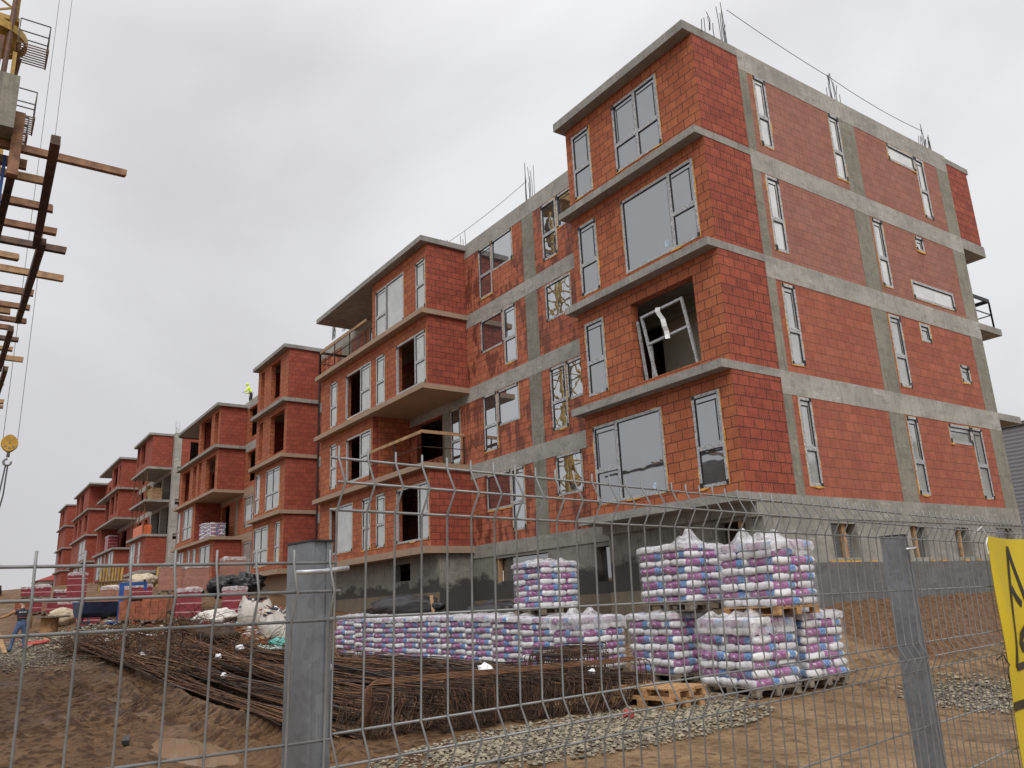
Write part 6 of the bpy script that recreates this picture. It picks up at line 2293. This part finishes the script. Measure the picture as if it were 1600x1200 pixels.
CX, CY = 29.3, 15.25
cr_ = thing('tower_crane', 'yellow tower crane rising behind the concrete column at the left', 'tower crane', (CX, CY, -3))
mb = MB()
hw = 0.95
zb, zt = gz(CX, CY), 24.3
for sx in (-1, 1):
    for sy in (-1, 1):
        mb.beam((CX + sx * hw, CY + sy * hw, zb), (CX + sx * hw, CY + sy * hw, zt), .17, .17, 0, (1, 0, 0))
nb = 14
for k in range(nb):
    z0, z1 = zb + (zt - zb) * k / nb, zb + (zt - zb) * (k + 1) / nb
    for i, (a, b) in enumerate((((-1, -1), (1, -1)), ((1, -1), (1, 1)), ((1, 1), (-1, 1)), ((-1, 1), (-1, -1)))):
        pa = Vector((CX + a[0] * hw, CY + a[1] * hw, z0))
        pb = Vector((CX + b[0] * hw, CY + b[1] * hw, z1))
        if k % 2: pa.z, pb.z = z1, z0
        mb.beam(pa, pb, .08, .08)
        mb.beam((pa.x, pa.y, z0), (pb.x, pb.y, z0), .08, .08)
mb.build('mast', M['yellow_paint'], cr_)
mb = MB()
mb.lathe(CX, CY, [(0.0, zt + .8), (0.9, zt + .8), (1.15, zt + 1.0), (1.15, zt + 1.45), (1.0, zt + 1.7), (0, zt + 1.7)], 28)
mb.lathe(CX, CY, [(1.3, zt + .95), (1.42, zt + .95), (1.42, zt + 1.35), (1.3, zt + 1.35)], 28)
mb.build('slewing_ring', M['yellow_paint'], cr_)
mb = MB()
for k in range(4):
    a = k * math.pi / 2 + .3
    mb.beam((CX + 1.0 * math.cos(a), CY + 1.0 * math.sin(a), zt - 1.6), (CX + 1.2 * math.cos(a), CY + 1.2 * math.sin(a), zt + .6), .22, .14, 0, (1, 0, 0))
mb.tube([(CX - 1.0, CY - .55, zt - 4), (CX - 1.25, CY - .75, zt + 6)], .12, 10)
mb.build('bracing', M['crane_rust'], cr_)
mb = MB()
for sx in (-1, 1):
    for sy in (-1, 1):
        mb.beam((CX + sx * .8, CY + sy * .8, zt + 1.7), (CX + sx * .8, CY + sy * .8, zt + 5.4), .16, .16, 0, (1, 0, 0))
for k in range(4):
    z0 = zt + 1.7 + k * .92
    for (a, b) in (((-1, -1), (1, -1)), ((1, -1), (1, 1)), ((1, 1), (-1, 1)), ((-1, 1), (-1, -1))):
        mb.beam((CX + a[0] * .8, CY + a[1] * .8, z0), (CX + b[0] * .8, CY + b[1] * .8, z0 + .92), .08, .08)
mb.box(CX - .95, CX + .95, CY - .95, CY + .95, zt + 1.72, zt + 1.95)
mb.build('turret', M['yellow_paint'], cr_)
# jib over the site
jd = Vector((20.5 - CX, 12.87 - CY, 0)).normalized()
js = Vector((-jd.y, jd.x, 0))
mb = MB()
c0 = Vector((CX, CY, 30.7))
for s in (-.6, .6):
    mb.beam(c0 + js * s - jd * 8, c0 + js * s + jd * 34, .14, .14)
mb.beam(c0 + Vector((0, 0, 1.1)) - jd * 8, c0 + Vector((0, 0, 1.1)) + jd * 34, .14, .14)
for k in range(42):
    p = c0 + jd * (k - 8)
    mb.beam(p + js * .6, p + jd * .5 + Vector((0, 0, 1.1)), .06, .06)
    mb.beam(p - js * .6, p + jd * .5 + Vector((0, 0, 1.1)), .06, .06)
    mb.beam(p + js * .6, p + jd * 1 - js * .6, .06, .06)
mb.build('jib', M['yellow_paint'], cr_)
mb = MB()
mb.box(CX - .45, CX + .45, CY - .45, CY + .45, zt + 5.4, 31.8)
mb.build('jib_seat', M['yellow_paint'], cr_)


def crane_platform(x0, x1, y0, y1, z, h, name='platform'):
    mb = MB()
    for q in range(9):
        xx = x0 + (x1 - x0) * q / 8
        mb.box(xx - .02, xx + .02, y0, y1, z - .05, z)
    mb.box(x0 - .03, x1 + .03, y0 - .05, y0, z - .09, z + .01)
    mb.box(x0 - .03, x1 + .03, y1, y1 + .05, z - .09, z + .01)
    p = mb.build(name, M['crane_rust'], cr_)
    mb = MB()
    cs = [(x0, y1), (x0, y0), (x1, y0), (x1, y1)]
    for x, y in cs:
        mb.beam((x, y, z), (x, y, z + h), .045, .045, 0, (1, 0, 0))
    for q in (0.5, 1.0):
        for a, b in zip(cs[:-1], cs[1:]):
            mb.beam((*a, z + h * q), (*b, z + h * q), .045, .045)
    mb.build('guard_rail', M['rebar_grey'], p)


crane_platform(CX - 1.3, CX + .3, CY - 2.25, CY - 1.0, 24.75, 1.3)
crane_platform(CX - 1.2, CX + .4, CY - 2.05, CY - 1.0, 21.0, 1.35)
crane_platform(CX - 1.2, CX + .4, CY - 1.85, CY - 1.0, 20.0, 0.9)

# hook block
hx, hy, hz = 25.7, 12.64, 4.92
hb = thing('crane_hook', 'yellow round crane hook block hanging on two cables at the left', 'crane hook', (hx, hy, hz))
vd = Vector((1, -0.04, 0)).normalized()
vs = Vector((-vd.y, vd.x, 0))
mb = MB()
for o_ in (-.13, .13):
    n = 20
    ring = []
    for k in range(n):
        a = 2 * math.pi * k / n
        rr = .29 * (1 + .04 * math.cos(4 * a))
        ring.append(Vector((hx, hy, hz)) + vs * rr * math.cos(a) + Vector((0, 0, rr * 1.12 * math.sin(a))) + vd * o_)
    for e in (-.05, .05):
        mb.face([q + vd * e for q in (ring if e > 0 else ring[::-1])])
    for k in range(n):
        mb.face([ring[k] - vd * .05, ring[(k + 1) % n] - vd * .05, ring[(k + 1) % n] + vd * .05, ring[k] + vd * .05])
mb.build('cheek_plate', M['yellow_hook'], hb)
mb = MB()
for e in ((0, .02), (-.13, -.14), (.13, -.14), (0, -.2)):
    c = Vector((hx, hy, hz)) + vs * e[0] + Vector((0, 0, e[1])) - vd * .2
    mb.tube([c, c + vd * .06], .035, 8)
mb.build('bolt', M['steel'], hb)
mb = MB()
mb.tube([(hx, hy, hz - .3), (hx, hy, hz - .55)], .06, 8)
pts = [Vector((hx, hy, hz - .62)) + vs * (.13 * math.sin(a)) + Vector((0, 0, -.13 + .13 * math.cos(a))) for a in [i * .5 for i in range(11)]]
mb.tube(pts, .045, 8)
mb.build('hook', M['steel'], hb, smooth=True)
for s in (-.26, .24):
    mb = MB()
    p = Vector((hx, hy, hz + .1)) + vs * s
    mb.tube([p, Vector((p.x, p.y, 30.6))], .011, 5)
    mb.build('hoist_cable', M['cable'], hb)
mb = MB()
for q in (-.03, .04):
    a = Vector((hx, hy, hz - .85)) + vs * q
    mb.tube([a, a + vs * (.06 + q) + Vector((0, 0, -1.2)), a + vs * .22 + Vector((0, 0, -2.6)), a + vs * .34 + Vector((0, 0, -3.4))], .028, 6)
sl = mb.build('lifting_sling', M['cable'])
tag(sl, 'dark double lifting sling hanging from the crane hook', 'sling')

# ================================================================== things on the open storeys of block 3
mb = MB()
mb.beam((69.3, -0.9, 8.36), (70.6, -0.9, 10.3), .14, .12)
mb.beam((70.6, -0.9, 10.3), (70.9, -0.6, 8.36), .14, .12)
mb.beam((69.0, -0.7, 8.4), (70.4, -0.7, 10.2), .14, .12)
tag(mb.build('trestle', M['yellow_paint']), 'yellow trestle on the open storey of the distant block', 'trestle')
mb = MB()
for k in range(5):
    mb.box(67.2, 68.8, -1.4, -0.5, 8.36 + k * .26, 8.36 + k * .26 + .24)
tag(mb.build('board_stack', M['wood_tan']), 'stack of pale boards beside the yellow trestle', 'board stack')
mb = MB()
x0, x1, y0, y1, z0, z1 = 66.6, 70.6, -0.6, 0.2, 5.3, 6.2
mb.box(x0, x1, y1 - .06, y1, z0 + .1, z1)
mb.box(x0, x1, y0, y0 + .06, z0 + .1, z1)
mb.box(x0, x0 + .06, y0 + .06, y1 - .06, z0 + .1, z1)
mb.box(x1 - .06, x1, y0 + .06, y1 - .06, z0 + .1, z1)
mb.box(x0, x1, y0, y1, z0 + .04, z0 + .1)
for k in range(4):
    mb.box(x0 + .3 + k * 1.1, x0 + .45 + k * 1.1, y0 + .1, y1 - .1, z0, z0 + .04)
tag(mb.build('tool_crate', M['orange_paint']), 'orange tool crate at the slab edge of the distant block', 'crate')

# ================================================================== far things
t = thing('house', 'small white house with a red tiled roof beyond the last block', 'house', (136, 4, 3.0))
hx0, hx1, hy0, hy1, hz0, hz1 = 139, 149, -6.2, 1.6, 1.5, 4.9
wall('wall', t, 'x', hx0, 1, hy0, hy1, hz0, hz1, M['render_white'], [(-0.6, 0.3, 3.2, 4.4), (-3.5, -2.6, 3.2, 4.4)])
wall('wall', t, 'y', hy1, -1, hx0 + .26, hx1, hz0, hz1, M['render_white'], [(141, 142.2, 3.2, 4.4), (145, 146, 3.2, 4.4)])
wall('wall', t, 'x', hx1, -1, hy0, hy1 - .26, hz0, hz1, M['render_white'])
wall('wall', t, 'y', hy0, 1, hx0 + .26, hx1 - .26, hz0, hz1, M['render_white'])
mb = MB()
mb.raw([(hx0 - .5, hy0 - .5, hz1), (hx1 + .5, hy0 - .5, hz1), (hx1 + .5, hy1 + .5, hz1), (hx0 - .5, hy1 + .5, hz1), (hx0 + 1.5, (hy0 + hy1) / 2, hz1 + 1.7), (hx1 - 1.5, (hy0 + hy1) / 2, hz1 + 1.7)],
       [(0, 1, 5, 4), (2, 3, 4, 5), (3, 0, 4), (1, 2, 5), (3, 2, 1, 0)])
mb.build('roof', M['roof_red'], t)
for (a, b) in ((-0.6, 0.3), (-3.5, -2.6)):
    box_part('window', t, M['glass'], hx0 + .1, hx0 + .14, a + .01, b - .01, 3.21, 4.39)

hall = thing('metal_hall', 'grey corrugated metal hall behind the right end of the brick block', 'hall', (2, -35, -2))
wall('cladding', hall, 'y', -30.0, -1, -30, 22, -3.2, 5.55, M['sheet_metal'], th=0.3)
wall('cladding', hall, 'x', 22, -1, -50, -30.31, -3.2, 5.55, M['sheet_metal'], th=0.3)
box_part('roof', hall, M['insulation'], -30, 22.05, -50, -29.9, 5.56, 5.75)


def bare_tree(label, x, y, z, h, seed):
    rnd = random.Random(seed)
    t = thing('tree', label, 'tree', (x, y, z), 'bare trees on the skyline')
    tr, tw = MB(), MB()
    tr.tube([(x, y, z - .3), (x + .1, y, z + h * .25), (x, y + .1, z + h * .5)], [h * .035, h * .025, h * .015], 7)

    def grow(p, d, L, r, lev):
        e = p + d * L
        tw.tube([p, p.lerp(e, .5) + Vector((rnd.uniform(-.1, .1), rnd.uniform(-.1, .1), 0)) * L * .3, e], [r, r * .8, r * .55], 3, cap=False)
        if lev == 0: return
        for _ in range(4 if lev > 1 else 5):
            nd = (d + Vector((rnd.uniform(-.9, .9), rnd.uniform(-.9, .9), rnd.uniform(-.25, .7)))).normalized()
            grow(p + d * L * rnd.uniform(.4, 1), nd, L * rnd.uniform(.5, .75), r * .55, lev - 1)
    for k in range(6):
        a = k * 1.05 + rnd.random()
        grow(Vector((x, y, z + h * rnd.uniform(.2, .5))), Vector((math.cos(a) * .6, math.sin(a) * .6, .9)).normalized(), h * .28, h * .011, 3)
    tr.build('trunk', M['bark'], t)
    tw.build('crown', M['twig'], t)


for i, (x, y, h) in enumerate(((118, 11.5, 4.6), (126, 9.5, 5.2), (134, 12.5, 4.8), (128, 14.6, 4.0), (110, 14.8, 3.2))):
    bare_tree(('small bare tree left of the red roofed house, nearest the brick pallets', 'bare tree right beside the red roofed house', 'bare tree farthest behind the others on the skyline', 'bare tree in the gap above the worker', 'low bare tree at the far left edge')[i], x, y, gz(x, y), h, 40 + i)
lump('spoil_heap', 'dark earth heap on the skyline left of the brick pallets', 'spoil heap', 66, 11.9, gz(66, 11.9) - 0.3, (3.0, 1.6, 1.25), 'bark', 19, 1, 0, .25)
